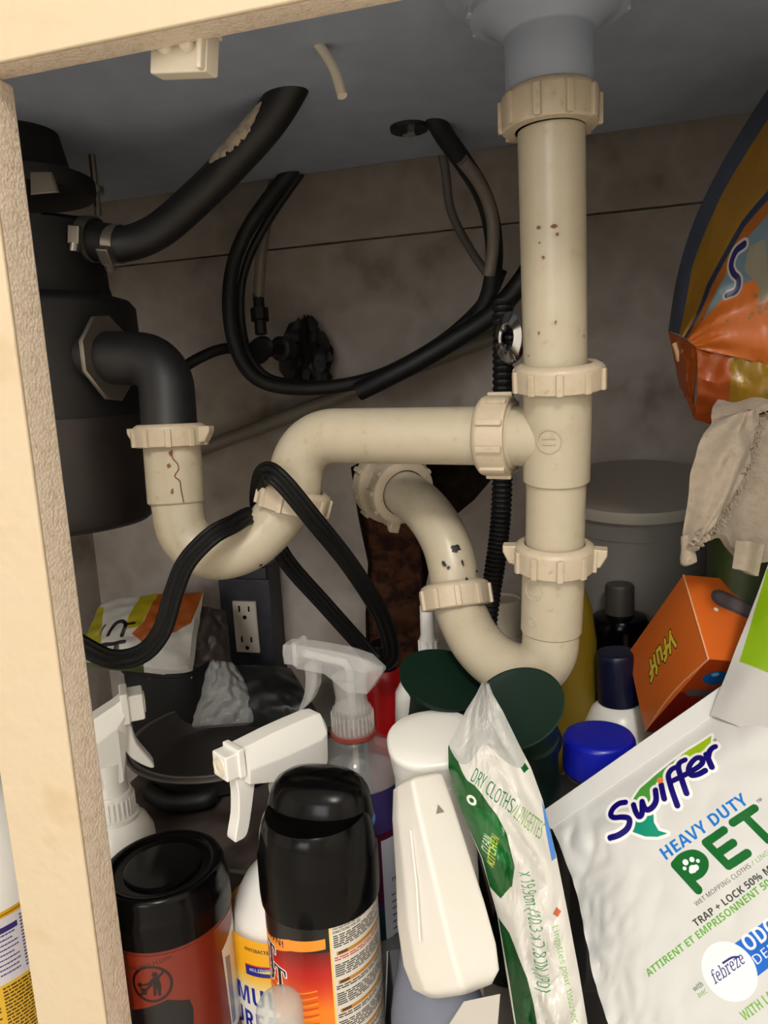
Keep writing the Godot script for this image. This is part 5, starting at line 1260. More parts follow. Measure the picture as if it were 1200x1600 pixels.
func right_side():
	# yellow bottle behind the trap
	var b := Vector3(-0.0166, 0.312, 0.2405)
	var o := thing("yellow_bottle", "tall dull yellow bottle behind the right trap", "bottle", Vector3(-0.0205, 0, 0.2505))
	lathed(o, "bottle_body", [Vector2(0, 0), Vector2(0.022, 0), Vector2(0.024, 0.004), Vector2(0.024, b.y - 0.05), Vector2(0.020, b.y - 0.02), Vector2(0.013, b.y), Vector2(0, b.y)], mat(Color(0.44, 0.36, 0.06), 0.4))
	# dark spray bottle far back
	b = Vector3(0.0247, 0.2312, 0.1586)
	o = thing("dark_bottle", "black bottle with grey cap standing behind the navy capped bottle", "bottle", Vector3(b.x, 0, b.z))
	var h: float = 0.2581
	lathed(o, "bottle_body", [Vector2(0, 0), Vector2(0.027, 0), Vector2(0.029, 0.004), Vector2(0.029, h - 0.012), Vector2(0.024, h - 0.003), Vector2(0.0145, h), Vector2(0, h)], M.black)
	lathed(o, "cap", [Vector2(0, h), Vector2(0.0135, h), Vector2(0.013, h + 0.026), Vector2(0.0115, h + 0.028), Vector2(0, h + 0.028)], mat(Color(0.24, 0.22, 0.2), 0.5))
	b = Vector3(0.0047, 0.2071, 0.2319)
	o = thing("teal_bottle", "teal plastic bottle between the yellow bottle and the navy capped bottle", "bottle", Vector3(b.x, 0, b.z))
	h = 0.2273
	lathed(o, "bottle_body", [Vector2(0, 0), Vector2(0.014, 0), Vector2(0.0155, 0.003), Vector2(0.0155, h - 0.01), Vector2(0.012, h), Vector2(0, h)], mat(Color(0.07, 0.40, 0.38), 0.35))
	# navy capped white bottle
	b = Vector3(0.0209, 0.2182, 0.2675)
	o = thing("navy_cap_bottle", "white bottle with tall navy cap left of the orange box", "bottle", Vector3(b.x, 0, b.z))
	var q := MB.new(Transform3D(Basis(Vector3.BACK, 0.07), Vector3(0, b.y, 0)))
	q.lathe([Vector2(0, 0), Vector2(0.0165, 0), Vector2(0.0168, 0.002), Vector2(0.0162, 0.038), Vector2(0.0150, 0.0415), Vector2(0.012, 0.0425), Vector2(0, 0.0425)], 40)
	part(o, "cap", q, mat(Color(0.03, 0.05, 0.16), 0.35))
	lathed(o, "bottle_body", [Vector2(0, 0), Vector2(0.026, 0), Vector2(0.029, 0.004), Vector2(0.029, b.y - 0.032), Vector2(0.0275, b.y - 0.018), Vector2(0.022, b.y - 0.007), Vector2(0.0155, b.y - 0.001), Vector2(0, b.y)], M.white)
	# blue capped clear bottle
	b = Vector3(0.004, 0.2247, 0.3661)
	o = thing("blue_cap_bottle", "clear bottle with bright blue screw cap behind the white pouch", "bottle", Vector3(b.x, 0, b.z))
	q = MB.new(Transform3D(Basis(Vector3.BACK, 0.03), Vector3(0, b.y, 0)))
	q.lathe([Vector2(0, -0.013), Vector2(0.0247, -0.013), Vector2(0.0253, -0.011), Vector2(0.0242, 0.0085), Vector2(0.0228, 0.011), Vector2(0.020, 0.012), Vector2(0, 0.012)], 56)
	part(o, "cap", q, mat(Color(0.06, 0.10, 0.62), 0.3))
	var cb: float = b.y - 0.012
	q = MB.new()
	q.lathe([Vector2(0, 0), Vector2(0.037, 0), Vector2(0.04, 0.006), Vector2(0.04, cb - 0.045), Vector2(0.036, cb - 0.026), Vector2(0.027, cb - 0.012), Vector2(0.0205, cb - 0.006), Vector2(0.0235, cb - 0.0045), Vector2(0.0235, cb - 0.002), Vector2(0.020, cb - 0.001), Vector2(0.019, cb + 0.003), Vector2(0, cb + 0.003)], 56)
	part(o, "bottle_body", q, M.dark_clear)
	# green tub that carries the towel and the orange bag
	var gt := Vector3(0.0833, 0.3498, 0.3318)
	o = thing("green_tub", "olive green plastic tub mostly hidden under the towel", "tub", Vector3(gt.x + 0.042, 0, gt.z - 0.04))
	h = 0.441 - 0.012
	q = MB.new(); q.rbox(Vector3(0, h / 2, 0), Vector3(0.085, h, 0.07), 0.006, 0.02); part(o, "tub_wall", q, mat(Color(0.17, 0.23, 0.06), 0.5))
	# orange box
	var e1 := Vector3(-0.1463, 0.6259, -0.766); var e2 := Vector3(-0.3144, -0.7637, -0.5639); var e3 := Vector3(0.938, -0.1583, -0.3085)
	var l1 := 0.0666; var l2 := 0.1068; var l3 := 0.10
	var k := Print.new(106.8098, 66.6178, 8, Color(0.84, 0.41, 0.13))
	var word := [[Vector2(36.21, 23.97), Vector2(40.32, 29.62), Vector2(43.17, 36.34)], [Vector2(36.94, 27.34), Vector2(35.88, 31.58), Vector2(33.98, 36.28)], [Vector2(46.29, 24.37), Vector2(47.92, 30.86), Vector2(49.3, 35.44), Vector2(53.28, 36.9)], [Vector2(43.75, 30.45), Vector2(47.48, 31.48), Vector2(51.76, 32.04)], [Vector2(62.47, 33.83), Vector2(61.31, 24.99), Vector2(55.18, 25.1), Vector2(56.09, 34.04)], [Vector2(66.98, 25.39), Vector2(68.38, 31.77), Vector2(67.21, 35.7), Vector2(69.37, 38.11)], [Vector2(73.87, 25.52), Vector2(74.59, 32.32), Vector2(75.76, 36.78), Vector2(80.3, 38.86)], [Vector2(71.24, 31.62), Vector2(75.55, 32.52), Vector2(79.11, 33.86)]]
	for pen in word: k.stroke(pen, 5.0, Color(0.13, 0.10, 0.15))
	for pen in word: k.stroke(pen, 3.1, Color(0.92, 0.82, 0.22))
	o = thing("orange_box", "orange printed carton lying tilted between the bottles and the white pouch", "box", Vector3(0.0565, 0.2847, 0.3391), Basis(e3, e1, e3.cross(e1)))
	var w0 := Vector3(0.0709, 0.298, 0.3762)
	q = inside(o)
	q.quad(Vector3(0.0612, 0.3396, 0.3252), Vector3(0.0373, 0.2165, 0.3159) + e1 * l1, Vector3(0.0373, 0.2165, 0.3159), w0, Vector2(0, 0), Vector2(1, 0), Vector2(1, 1), Vector2(0, 1))
	part(o, "end_panel", q, mat(Color.WHITE, 0.38, 0.0, k.done()))
	k = Print.new(100, 66.6178, 6, Color(0.80, 0.38, 0.12))
	k.stroke([Vector2(22.78, 17.46), Vector2(45.31, 28.08)], 15, Color(0.33, 0.30, 0.30))
	k.stroke([Vector2(22.78, 17.46), Vector2(45.31, 28.08)], 9, Color(0.42, 0.38, 0.38))
	k.disc(Vector2(16.05, 27.02), 1.6, Color(0.9, 0.85, 0.8))
	q = inside(o)
	q.quad(Vector3(0.0612, 0.3396, 0.3252), Vector3(0.0612, 0.3396, 0.3252) + e3 * l3, w0 + e3 * l3, w0, Vector2(0, 0), Vector2(1, 0), Vector2(1, 1), Vector2(0, 1))
	part(o, "side_panel", q, mat(Color.WHITE, 0.38, 0.0, k.done()))
	k = Print.new(100, 106.8098, 6, Color(0.66, 0.24, 0.05))
	k.poly([Vector2(0, 45), Vector2(100, 40), Vector2(100, 110), Vector2(0, 110)], Color(0.50, 0.10, 0.05))
	k.disc(Vector2(16, 22), 9, Color(0.05, 0.35, 0.62)); k.disc(Vector2(13, 18), 2.5, Color(0.45, 0.7, 0.85))
	k.stroke([Vector2(9, 44), Vector2(30, 42)], 9, Color(0.36, 0.33, 0.36))
	k.stroke([Vector2(24, 80), Vector2(60, 74)], 22, Color(0.66, 0.05, 0.07))
	q = inside(o)
	q.quad(w0, w0 + e3 * l3, Vector3(0.0373, 0.2165, 0.3159) + e3 * l3, Vector3(0.0373, 0.2165, 0.3159), Vector2(0, 0), Vector2(1, 0), Vector2(1, 1), Vector2(0, 1))
	part(o, "lower_panel", q, mat(Color.WHITE, 0.38, 0.0, k.done()))
	q = inside(o)
	var bk := Vector3(0.0373, 0.2165, 0.3159) + e1 * l1
	q.quad(Vector3(0.0373, 0.2165, 0.3159), Vector3(0.0373, 0.2165, 0.3159) + e3 * l3, bk + e3 * l3, bk); q.quad(bk, bk + e3 * l3, Vector3(0.0612, 0.3396, 0.3252) + e3 * l3, Vector3(0.0612, 0.3396, 0.3252)); q.quad(Vector3(0.0612, 0.3396, 0.3252) + e3 * l3, bk + e3 * l3, Vector3(0.0373, 0.2165, 0.3159) + e3 * l3, w0 + e3 * l3)
	var fold := mat(Color(0.74, 0.34, 0.09), 0.4)
	part(o, "rear_panels", q, fold)
	q = inside(o)
	q.tube([w0 + e1 * 0.0, Vector3(0.0612, 0.3396, 0.3252)], 0.0006, 6); q.tube(MB.spline([w0, w0.lerp(Vector3(0.0373, 0.2165, 0.3159), 0.5) + e1 * 0.004, Vector3(0.0373, 0.2165, 0.3159)], 8), 0.0006, 6)
	part(o, "carton_edge", q, mat(Color(0.86, 0.62, 0.45), 0.7))
	# tilted refill bag on top of the towel
	orange_bag()
	towel()

func orange_bag():
	var tip := Vector3(0.0504, 0.5059, 0.3135)
	var o := thing("orange_refill_bag", "orange and yellow plastic refill bag with blue stripe resting above the towel", "bag", tip)
	var k := Print.new(100, 100, 8, Color(0.22, 0.24, 0.30))
	# across: 0 at the far silhouette, 100 at the lower crease; along: 0 at the tip
	k.poly([Vector2(0, 30), Vector2(30, 14), Vector2(60, 10), Vector2(100, 8), Vector2(100, 30), Vector2(60, 29), Vector2(30, 34), Vector2(0, 48)], Color(0.50, 0.36, 0.08))
	k.poly([Vector2(0, 48), Vector2(30, 34), Vector2(60, 29), Vector2(100, 30), Vector2(100, 33), Vector2(60, 32), Vector2(30, 38), Vector2(0, 54)], Color(0.12, 0.16, 0.24))
	k.poly([Vector2(0, 54), Vector2(30, 38), Vector2(60, 32), Vector2(100, 33), Vector2(100, 37), Vector2(60, 37), Vector2(30, 44), Vector2(0, 62)], Color(0.50, 0.28, 0.07))
	k.poly([Vector2(14, 54), Vector2(30, 44), Vector2(60, 37), Vector2(100, 37), Vector2(100, 58), Vector2(60, 56), Vector2(34, 52)], Color(0.33, 0.40, 0.44))
	k.poly([Vector2(0, 60), Vector2(14, 53), Vector2(34, 52), Vector2(60, 56), Vector2(100, 58), Vector2(100, 100), Vector2(0, 100)], Color(0.68, 0.35, 0.11))
	var s := [Vector2(56, 38), Vector2(51, 37), Vector2(46, 40), Vector2(45, 45), Vector2(46, 50), Vector2(42, 54), Vector2(36, 52)]
	k.curve(s, 5.6, Color(0.60, 0.58, 0.56)); k.curve(s, 3.2, Color(0.10, 0.08, 0.26))
	k.poly([Vector2(51, 48), Vector2(58, 41), Vector2(66, 44), Vector2(61, 56), Vector2(65, 66), Vector2(50, 68), Vector2(54, 60)], Color(0.45, 0.43, 0.36))
	for a0 in 9: k.disc(Vector2(26 + 30 * hashed(a0, 1), 62 + 12 * hashed(a0, 2)), 0.8 + hashed(a0, 3), Color(0.52, 0.33, 0.18))
	k.text("REFILL", Vector2(76, 95), Vector2(98, 92), 5, Color(0.9, 0.88, 0.84))
	var a := tip
	var far := Vector3(0.1218, 0.6719, 0.2848)
	var d := Vector3(0.0646, 0.4926, 0.3435)
	var e := Vector3(0.1493, 0.4664, 0.3662)
	var out := Vector3(0.0283, 0.0801, 0.9964)
	var q := inside(o)
	q.sheet(func(u: float, w: float) -> Vector3:
		var lo := a.lerp(d, w)
		var hi := far.lerp(e, w)
		var p := lo.lerp(hi, u)
		p += (out * 0.03 * sin(PI * w) * sin(PI * clampf(u * 0.7 + 0.12, 0, 1)))
		p += Vector3(-0.016, -0.004, 0) * sin(PI * u) * (1.0 - w)
		return p + out * (0.0035 * rough(u * 3, w * 4, 1.0) + 0.0010 * absf(rough(u * 9 + 4, w * 12, 1.0))), 44, 36, 0.0008)
	var film := mat(Color.WHITE, 0.34, 0.0, k.done())
	part(o, "front_panel", q, film, 60.0)
	k = Print.new(100, 50, 6, Color(0.50, 0.38, 0.06))
	k.poly([Vector2(0, 0), Vector2(22, 0), Vector2(20, 50), Vector2(0, 50)], Color(0.55, 0.24, 0.05))
	k.disc(Vector2(44, 18), 2.4, Color(0.4, 0.32, 0.08)); k.disc(Vector2(38, 26), 2.0, Color(0.4, 0.32, 0.08)); k.disc(Vector2(28, 14), 2.0, Color(0.7, 0.6, 0.4))
	var lowl := Vector3(0.0672, 0.4466, 0.3193)
	var lowr := Vector3(0.1594, 0.4106, 0.3415)
	q = inside(o)
	q.sheet(func(u: float, w: float) -> Vector3:
		var p := d.lerp(e, u).lerp(lowl.lerp(lowr, u), w)
		return p + out * (0.008 * sin(PI * w) + 0.003 * rough(u * 6, w * 3, 1.3)), 36, 12, 0.0008)
	part(o, "bottom_gusset", q, mat(Color.WHITE, 0.34, 0.0, k.done()), 60.0)
	q = inside(o)
	q.sheet(func(u: float, w: float) -> Vector3:
		var p := a.lerp(d, u).lerp(Vector3(0.0589, 0.4678, 0.3073).lerp(lowl, u), w)
		return p + out * 0.006 * (sin(PI * u) * 0.8 + rough(u * 4, w * 4, 1.0) * 0.5), 10, 12, 0.0008)
	part(o, "corner_fold", q, mat(Color(0.56, 0.26, 0.06), 0.34), 60.0)
	q = inside(o)
	for c in [[Vector3(0.0547, 0.5095, 0.3191), Vector3(0.0639, 0.5128, 0.3211), 0.0016], [Vector3(0.0543, 0.4978, 0.3202), Vector3(0.0575, 0.4867, 0.3181), 0.0022]]: q.tube([c[0], c[0].lerp(c[1], 0.5) + out * 0.002, c[1]], c[2], 8)
	part(o, "worn_white_fold", q, mat(Color(0.8, 0.66, 0.5), 0.5))

func towel():
	var terry := grain(mat(Color(0.60, 0.55, 0.485), 0.95), noise(0.04, [[0.0, Color(0.88, 0.86, 0.84)], [0.5, Color(0.97, 0.96, 0.95)], [1.0, Color.WHITE]], 61, 3), 14.0, noise(0.12, [], 62, 3), 0.045)
	terry.rim_enabled = true; terry.rim = 0.4
	var o := thing("towel", "beige terry towel with frayed hem draped over the green tub", "towel", Vector3(0.0751, 0.4309, 0.362))
	var out := Vector3(0.2698, 0.2653, 0.9257)
	var q := inside(o)
	var tl := Vector3(0.0714, 0.4471, 0.3655); var tr := Vector3(0.0984, 0.4536, 0.3619); var ml := Vector3(0.0573, 0.416, 0.3834); var mr := Vector3(0.0879, 0.415, 0.3801); var bl := Vector3(0.0517, 0.3734, 0.4); var br := Vector3(0.0609, 0.3825, 0.3989)
	var lo := Vector3(0.0529, 0.3855, 0.3943); var lr := Vector3(0.0719, 0.3905, 0.3943)
	var left := MB.spline([tl, Vector3(0.063, 0.4364, 0.375), ml, lo, bl], 8)
	var right := MB.spline([tr, Vector3(0.095, 0.4351, 0.3714), mr, lr, br], 8)
	q.sheet(func(u: float, w: float) -> Vector3:
		var i := w * (left.size() - 1)
		var j := mini(int(i), left.size() - 2)
		var p: Vector3 = left[j].lerp(left[j + 1], i - j).lerp(right[j].lerp(right[j + 1], i - j), u)
		return p + out * (0.010 * sin(PI * u) + 0.003 * rough(u * 3, w * 4, 1.0)), 28, 48, 0.004)
	part(o, "front_fold", q, terry, 70.0)
	var a := Vector3(0.0963, 0.4495, 0.3548); var b := Vector3(0.1374, 0.4561, 0.3503); var c := Vector3(0.1369, 0.3595, 0.3676); var d := Vector3(0.06, 0.3756, 0.3814)
	q = inside(o)
	q.sheet(func(u: float, w: float) -> Vector3:
		var p := a.lerp(b, u).lerp(Vector3(0.0599, 0.407, 0.3621).lerp(Vector3(0.1372, 0.4093, 0.3587), u), minf(w * 2.0, 1.0)) if w < 0.5 else Vector3(0.0599, 0.407, 0.3621).lerp(Vector3(0.1372, 0.4093, 0.3587), u).lerp(d.lerp(c, u), w * 2.0 - 1.0)
		var drop := 0.006 * sin(u * 9.0) * w
		return p + Vector3(0, drop, 0) + out * (0.012 * sin(u * 8.0 + 1.0) * w + 0.002 * rough(u * 4, w * 4, 1.0)), 36, 30, 0.004)
	part(o, "rear_fold", q, terry, 70.0)
	q = inside(o)
	q.sheet(func(u: float, w: float) -> Vector3:
		var p := tl.lerp(Vector3(0.1344, 0.4589, 0.3612), u).lerp(Vector3(0.0894, 0.4509, 0.2911).lerp(Vector3(0.1588, 0.4604, 0.2696), u), w)
		return p + Vector3(0, 0.007 * sin(PI * w) + 0.002 * rough(u * 4, w * 3, 1.0), 0), 24, 10, 0.004)
	part(o, "top_fold", q, terry, 70.0)
	q = inside(o)
	q.tube(MB.spline([Vector3(0.0541, 0.3821, 0.3967), Vector3(0.0549, 0.3735, 0.4001), Vector3(0.0552, 0.3675, 0.4011), Vector3(0.0556, 0.3659, 0.4012)], 5), 0.0036, 14, true, [0.8, 0.9, 0.95, 1.0, 1.05, 1.1, 1.2, 1.25, 1.3, 1.3, 1.3, 1.25, 1.1, 0.9, 0.6, 0.3])
	part(o, "hem_corner", q, terry)
	q = inside(o)
	q.sheet(func(u: float, w: float) -> Vector3: return Vector3(0.0848, 0.3753, 0.3775).lerp(Vector3(0.1036, 0.3723, 0.3727), u).lerp(Vector3(0.0821, 0.3594, 0.3832).lerp(Vector3(0.0993, 0.3538, 0.3793), u), w) + out * 0.004 * sin(u * 5), 10, 10, 0.004)
	part(o, "hanging_corner", q, terry)
	q = inside(o)
	for i in 170:
		var u := hashed(i, 7.0)
		var j := u * (right.size() - 3.0)
		var p: Vector3 = right[int(j)].lerp(right[int(j) + 1], j - int(j)) + out * 0.002
		var w := Vector3(hashed(i, 1) - 0.35, hashed(i, 2) - 0.7, hashed(i, 3) - 0.2).normalized() * (0.0025 + 0.003 * hashed(i, 4))
		q.tube([p, p + w * 0.5 + Vector3(0, 0.0006, 0), p + w], 0.00035, 5)
	part(o, "frayed_loops", q, terry).set_meta("kind", "stuff")

func pouches():
	# bag of dry cloths
	var o := thing("dry_cloth_bag", "crumpled clear and green plastic bag of dry cleaning cloths", "bag", Vector3(-0.0017, 0.0113, 0.5216))
	var lft := [Vector3(-0.066, 0.2964, 0.4314), Vector3(-0.0687, 0.2911, 0.4359), Vector3(-0.0741, 0.2835, 0.4429), Vector3(-0.0831, 0.2671, 0.4573), Vector3(-0.0823, 0.2555, 0.4623), Vector3(-0.0769, 0.239, 0.4682), Vector3(-0.0622, 0.21, 0.4773), Vector3(-0.0529, 0.1803, 0.4849), Vector3(-0.0477, 0.1515, 0.4935), Vector3(-0.0429, 0.1266, 0.501), Vector3(-0.0364, 0.0902, 0.5123), Vector3(-0.0217, 0.0124, 0.5272)]
	var rgt := [Vector3(-0.0599, 0.301, 0.4415), Vector3(-0.0573, 0.2956, 0.4445), Vector3(-0.0514, 0.2876, 0.4483), Vector3(-0.0409, 0.2707, 0.4573), Vector3(-0.0343, 0.2592, 0.4606), Vector3(-0.0277, 0.2431, 0.4661), Vector3(-0.0198, 0.2154, 0.4769), Vector3(-0.0137, 0.1868, 0.4852), Vector3(-0.008, 0.1589, 0.4935), Vector3(-0.0037, 0.1348, 0.501), Vector3(0.0033, 0.0997, 0.5119), Vector3(0.019, 0.0243, 0.5261)]
	var at := [0, 0.0191, 0.0471, 0.1087, 0.148, 0.204, 0.3049, 0.4058, 0.5067, 0.5964, 0.7309, 1]
	var out := Vector3(0.1731, 0.2692, 0.9474)
	var k := Print.new(100, 547, 3.6, Color(0.80, 0.79, 0.76))
	var gr := Color(0.02, 0.30, 0.10)
	k.poly([Vector2(-7.87, 50.28), Vector2(12.68, 71.75), Vector2(19.88, 88.3), Vector2(27.33, 93.21), Vector2(42.42, 118.97), Vector2(46.58, 136.14), Vector2(42.37, 166.8), Vector2(32.34, 188.26), Vector2(11.76, 203.59), Vector2(0.44, 194.39), Vector2(1.37, 169.86), Vector2(-0.83, 114.67)], gr)
	k.poly([Vector2(17.95, 114.67), Vector2(42.42, 118.97), Vector2(43.87, 142.27), Vector2(38.58, 172.93), Vector2(18.55, 160.67), Vector2(13.5, 142.27)], Color(0.02, 0.38, 0.14))
	k.poly([Vector2(0.62, 223.22), Vector2(13.05, 235.48), Vector2(27.92, 274.11), Vector2(31.14, 301.71), Vector2(30.35, 350.77), Vector2(1.73, 350.77), Vector2(2.8, 280.25)], Color(0.03, 0.24, 0.08))
	k.poly([Vector2(93.41, 63.78), Vector2(96.9, 80.95), Vector2(89.34, 84.01), Vector2(85.25, 69.91)], gr)
	k.poly([Vector2(98.51, 111.61), Vector2(102.7, 133.07), Vector2(99.15, 166.8), Vector2(92.02, 168.02), Vector2(94.23, 142.27)], Color(0.30, 0.50, 0.78))
	k.disc(Vector2(18.2, 108.54), 5.5, Color(0.85, 0.88, 0.85), 1.0); k.disc(Vector2(18.2, 108.54), 2.6, gr)
	k.text("DRY CLOTHS", Vector2(23.72, 88.3), Vector2(58.34, 118.97), 17, Color(0.10, 0.42, 0.26), false)
	k.text("/LINGETTES", Vector2(58.34, 118.97), Vector2(84.13, 145.95), 17, Color(0.45, 0.60, 0.30), false)
	k.text("CLEAN", Vector2(12.88, 161.89), Vector2(25.58, 145.34), 9, Color(0.75, 0.8, 0.7))
	k.text("KITCHEN", Vector2(12.99, 172.93), Vector2(35.08, 142.27), 8, Color(0.70, 0.74, 0.2))
	k.text("x 19.9cm (10.3 x 7.8 IN.)(PO)", Vector2(46.43, 169.86), Vector2(39.09, 286.38), 18, Color(0.22, 0.50, 0.30), false)
	k.text("Lingettes pour tissu sec", Vector2(74.05, 228.12), Vector2(79.5, 320.11), 9, Color(0.45, 0.66, 0.36), false)
	k.poly([Vector2(85.41, 210.95), Vector2(91.05, 215.86), Vector2(84.17, 220.76), Vector2(78.53, 215.86)], Color(0.7, 0.35, 0.2))
	var q := inside(o)
	var pick := func(a: Array, w: float) -> Vector3:
		var i := 0
		while i < at.size() - 2 and w > at[i + 1]: i += 1
		return a[i].lerp(a[i + 1], (w - at[i]) / (at[i + 1] - at[i]))
	var skin := func(u: float, w: float, side: int) -> Vector3:
		var l: Vector3 = pick.call(lft, w); var r: Vector3 = pick.call(rgt, w)
		var wide := l.distance_to(r)
		var ridge := pow(sin(PI * u), 0.8) * wide * (0.22 if side == 0 else -0.30)
		var wr := 0.009 * (absf(rough(u * 1.6 + w * 4, w * 7 - u * 1.4, 1.0)) - 0.25) + 0.0018 * absf(rough(u * 9, w * 35 + u * 8, 1.0)) + 0.003 * absf(sin(w * 46.0 + u * 5.0)) * exp(-w * 12.0)
		return l.lerp(r, u) + out * (ridge + wr * sin(PI * clampf(u, 0.02, 0.98)) * (1.0 if side == 0 else -1.0))
	var cut := func(u: float) -> float: return 0.106 + 0.05 * u + 0.022 * sin(u * 9.0) - 0.036 * u * u     # where the cloths begin and the film above is empty
	for side in 2:
		q = inside(o)
		q.sheet(func(u: float, w: float) -> Vector3: return skin.call(u, lerpf(cut.call(u), 1.0, w), side), 34, 150)
		for i in q.t.size(): q.t[i].y = lerpf(cut.call(q.t[i].x), 1.0, q.t[i].y)
		part(o, ["front_film", "rear_film"][side], q, mat(Color.WHITE, 0.22, 0.0, k.done()) if side == 0 else mat(Color(0.78, 0.77, 0.74), 0.25), 50.0)
		q = inside(o)
		q.sheet(func(u: float, w: float) -> Vector3: return skin.call(u, cut.call(u) * w, side), 34, 36)
		part(o, "clear_end", q, glass(Color(0.86, 0.86, 0.84), 0.55, 0.3), 50.0)
	# white mopping cloth pouch
	k = Print.new(250, 154, 6, Color(0.80, 0.80, 0.79))
	var navy := Color(0.06, 0.03, 0.40); var white := Color(0.93, 0.92, 0.91)
	var teal := Color(0.05, 0.52, 0.42); var lime := Color(0.58, 0.72, 0.10); var fern := Color(0.28, 0.58, 0.22)
	# swoosh behind the logo
	var sw := [Vector2(85.69, 20.72), Vector2(92.74, 17.88), Vector2(103.8, 16.27), Vector2(116.31, 15.35), Vector2(129.21, 15.12), Vector2(145.49, 16.15), Vector2(141.22, 20.82), Vector2(128.92, 21.47), Vector2(116.95, 19.47), Vector2(104.44, 20.52), Vector2(94.27, 28.65), Vector2(90.73, 34.49), Vector2(87.84, 38.84), Vector2(87.34, 43.76), Vector2(90.53, 47.48), Vector2(84.64, 46.02), Vector2(79.09, 42.2), Vector2(74.6, 36.17), Vector2(80.57, 28.85)]
	var big := []
	var mid := Vector2.ZERO
	for p in sw: mid += p / sw.size()
	k.stroke(sw + [sw[0]], 3.2, white)
	k.poly(sw, fern)
	k.poly([Vector2(78.56, 31.15), Vector2(85.12, 31.78), Vector2(90.62, 34.87), Vector2(87.84, 38.84), Vector2(87.34, 43.76), Vector2(90.53, 47.48), Vector2(84.64, 46.02), Vector2(79.09, 42.2), Vector2(74.6, 36.17)], teal)
	k.poly([Vector2(120.19, 15.4), Vector2(129.21, 15.12), Vector2(145.49, 16.15), Vector2(141.22, 20.82), Vector2(128.92, 21.47), Vector2(120.96, 19.33)], lime)
	# logo letters drawn with a round pen
	var pen := []
	pen.append(MB.spline([Vector2(80.79, 19.36), Vector2(77.13, 17.62), Vector2(72.59, 18.01), Vector2(69.44, 20.31), Vector2(70.1, 23.2), Vector2(74.1, 25.77), Vector2(76.95, 28.5), Vector2(76.24, 31.01), Vector2(72.55, 33.11), Vector2(66.68, 33.21), Vector2(61.61, 31.53)], 5))
	pen.append(MB.spline([Vector2(83.92, 23.73), Vector2(82.66, 28.39), Vector2(82.83, 31.38), Vector2(85.26, 30.97), Vector2(89.23, 25.36)], 5))
	pen.append(MB.spline([Vector2(89.23, 25.36), Vector2(88.3, 29.5), Vector2(89.4, 31.48), Vector2(93.04, 31.49), Vector2(96.65, 29.3), Vector2(99.56, 24.3)], 5))
	pen.append(MB.spline([Vector2(104.16, 23.63), Vector2(102.42, 27.59), Vector2(100.7, 31.51)], 5))
	pen.append(MB.spline([Vector2(117.46, 19.82), Vector2(114.3, 19.39), Vector2(110.87, 21.26), Vector2(108.71, 26.21), Vector2(106.29, 32.9), Vector2(104.36, 38.67)], 5))
	pen.append(MB.spline([Vector2(124.2, 19.16), Vector2(121.05, 18.73), Vector2(118.43, 20.68), Vector2(116.16, 26.54), Vector2(114.32, 31.81), Vector2(112.77, 36.09)], 5))
	pen.append(MB.spline([Vector2(109.2, 25.6), Vector2(115.14, 26.6), Vector2(121.25, 27.36)], 5))
	pen.append(MB.spline([Vector2(121.45, 27.12), Vector2(125.67, 27.82), Vector2(130.59, 27.41), Vector2(132.18, 24.78), Vector2(129.91, 22.63), Vector2(125.44, 23.38), Vector2(122.15, 25.89), Vector2(121.53, 29.61), Vector2(124.79, 31.45), Vector2(129.17, 31.9)], 5))
	pen.append(MB.spline([Vector2(135.75, 24.28), Vector2(134.63, 28.29), Vector2(133.43, 32.46)], 5))
	pen.append(MB.spline([Vector2(135.27, 26.83), Vector2(138.44, 23.94), Vector2(141.2, 23.15), Vector2(142.59, 23.55)], 5))
	for p in pen: k.stroke(p, 6.8, white)
	for p in pen: k.stroke(p, 3.3, navy)
	k.disc(Vector2(105.19, 20.78), 2.0, Color(0.90, 0.50, 0.25))
	k.text("TM", Vector2(144.11, 20.81), Vector2(146, 20.75), 1.6, Color(0.3, 0.3, 0.3))
	k.text("HEAVY DUTY", Vector2(81.25, 58.05), Vector2(136.84, 58.32), 6.3744, Color(0.08, 0.42, 0.75))
	# PET in rounded heavy strokes
	var pg := Color(0.03, 0.36, 0.14)
	k.stroke([Vector2(83.83, 62.49), Vector2(86.1, 78.27)], 4.6, pg)
	k.stroke(MB.spline([Vector2(83.83, 62.49), Vector2(89.29, 61.66), Vector2(95.57, 63.43), Vector2(97.97, 67.5), Vector2(96.6, 70.74), Vector2(92.83, 72.37), Vector2(87.55, 72.15)], 6), 4.6, pg)
	k.poly([Vector2(83.83, 62.49), Vector2(89.29, 61.66), Vector2(95.57, 63.43), Vector2(97.97, 67.5), Vector2(96.6, 70.74), Vector2(92.83, 72.37), Vector2(85.82, 71.66)], pg)
	k.stroke([Vector2(116.49, 62.43), Vector2(104.61, 62.25), Vector2(106.79, 77.22), Vector2(118.81, 77.51)], 4.2, pg)
	k.stroke([Vector2(106.72, 69.77), Vector2(116.18, 69.91)], 4.2, pg)
	k.stroke([Vector2(122.87, 61.93), Vector2(136.95, 61.93)], 4.2, pg)
	k.stroke([Vector2(130.13, 62.78), Vector2(131.86, 77.8)], 4.2, pg)
	k.text("TM", Vector2(140.41, 61.05), Vector2(143.17, 60.82), 1.6, Color(0.3, 0.3, 0.3))
	# paw
	var pads := [Vector2(90.4, 69.03), Vector2(92.27, 69.35), Vector2(88.94, 69.5), Vector2(89.25, 64.39), Vector2(93.01, 65.16), Vector2(95.22, 67.33), Vector2(86.88, 66.57)]
	for i in 7: k.disc(pads[i], [2.0, 1.5, 1.2, 1.55, 1.35, 1.0, 1.0][i], white)
	k.text("WET MOPPING CLOTHS", Vector2(80.3, 84.24), Vector2(115.99, 83.59), 2.2, Color(0.3, 0.3, 0.3), false)
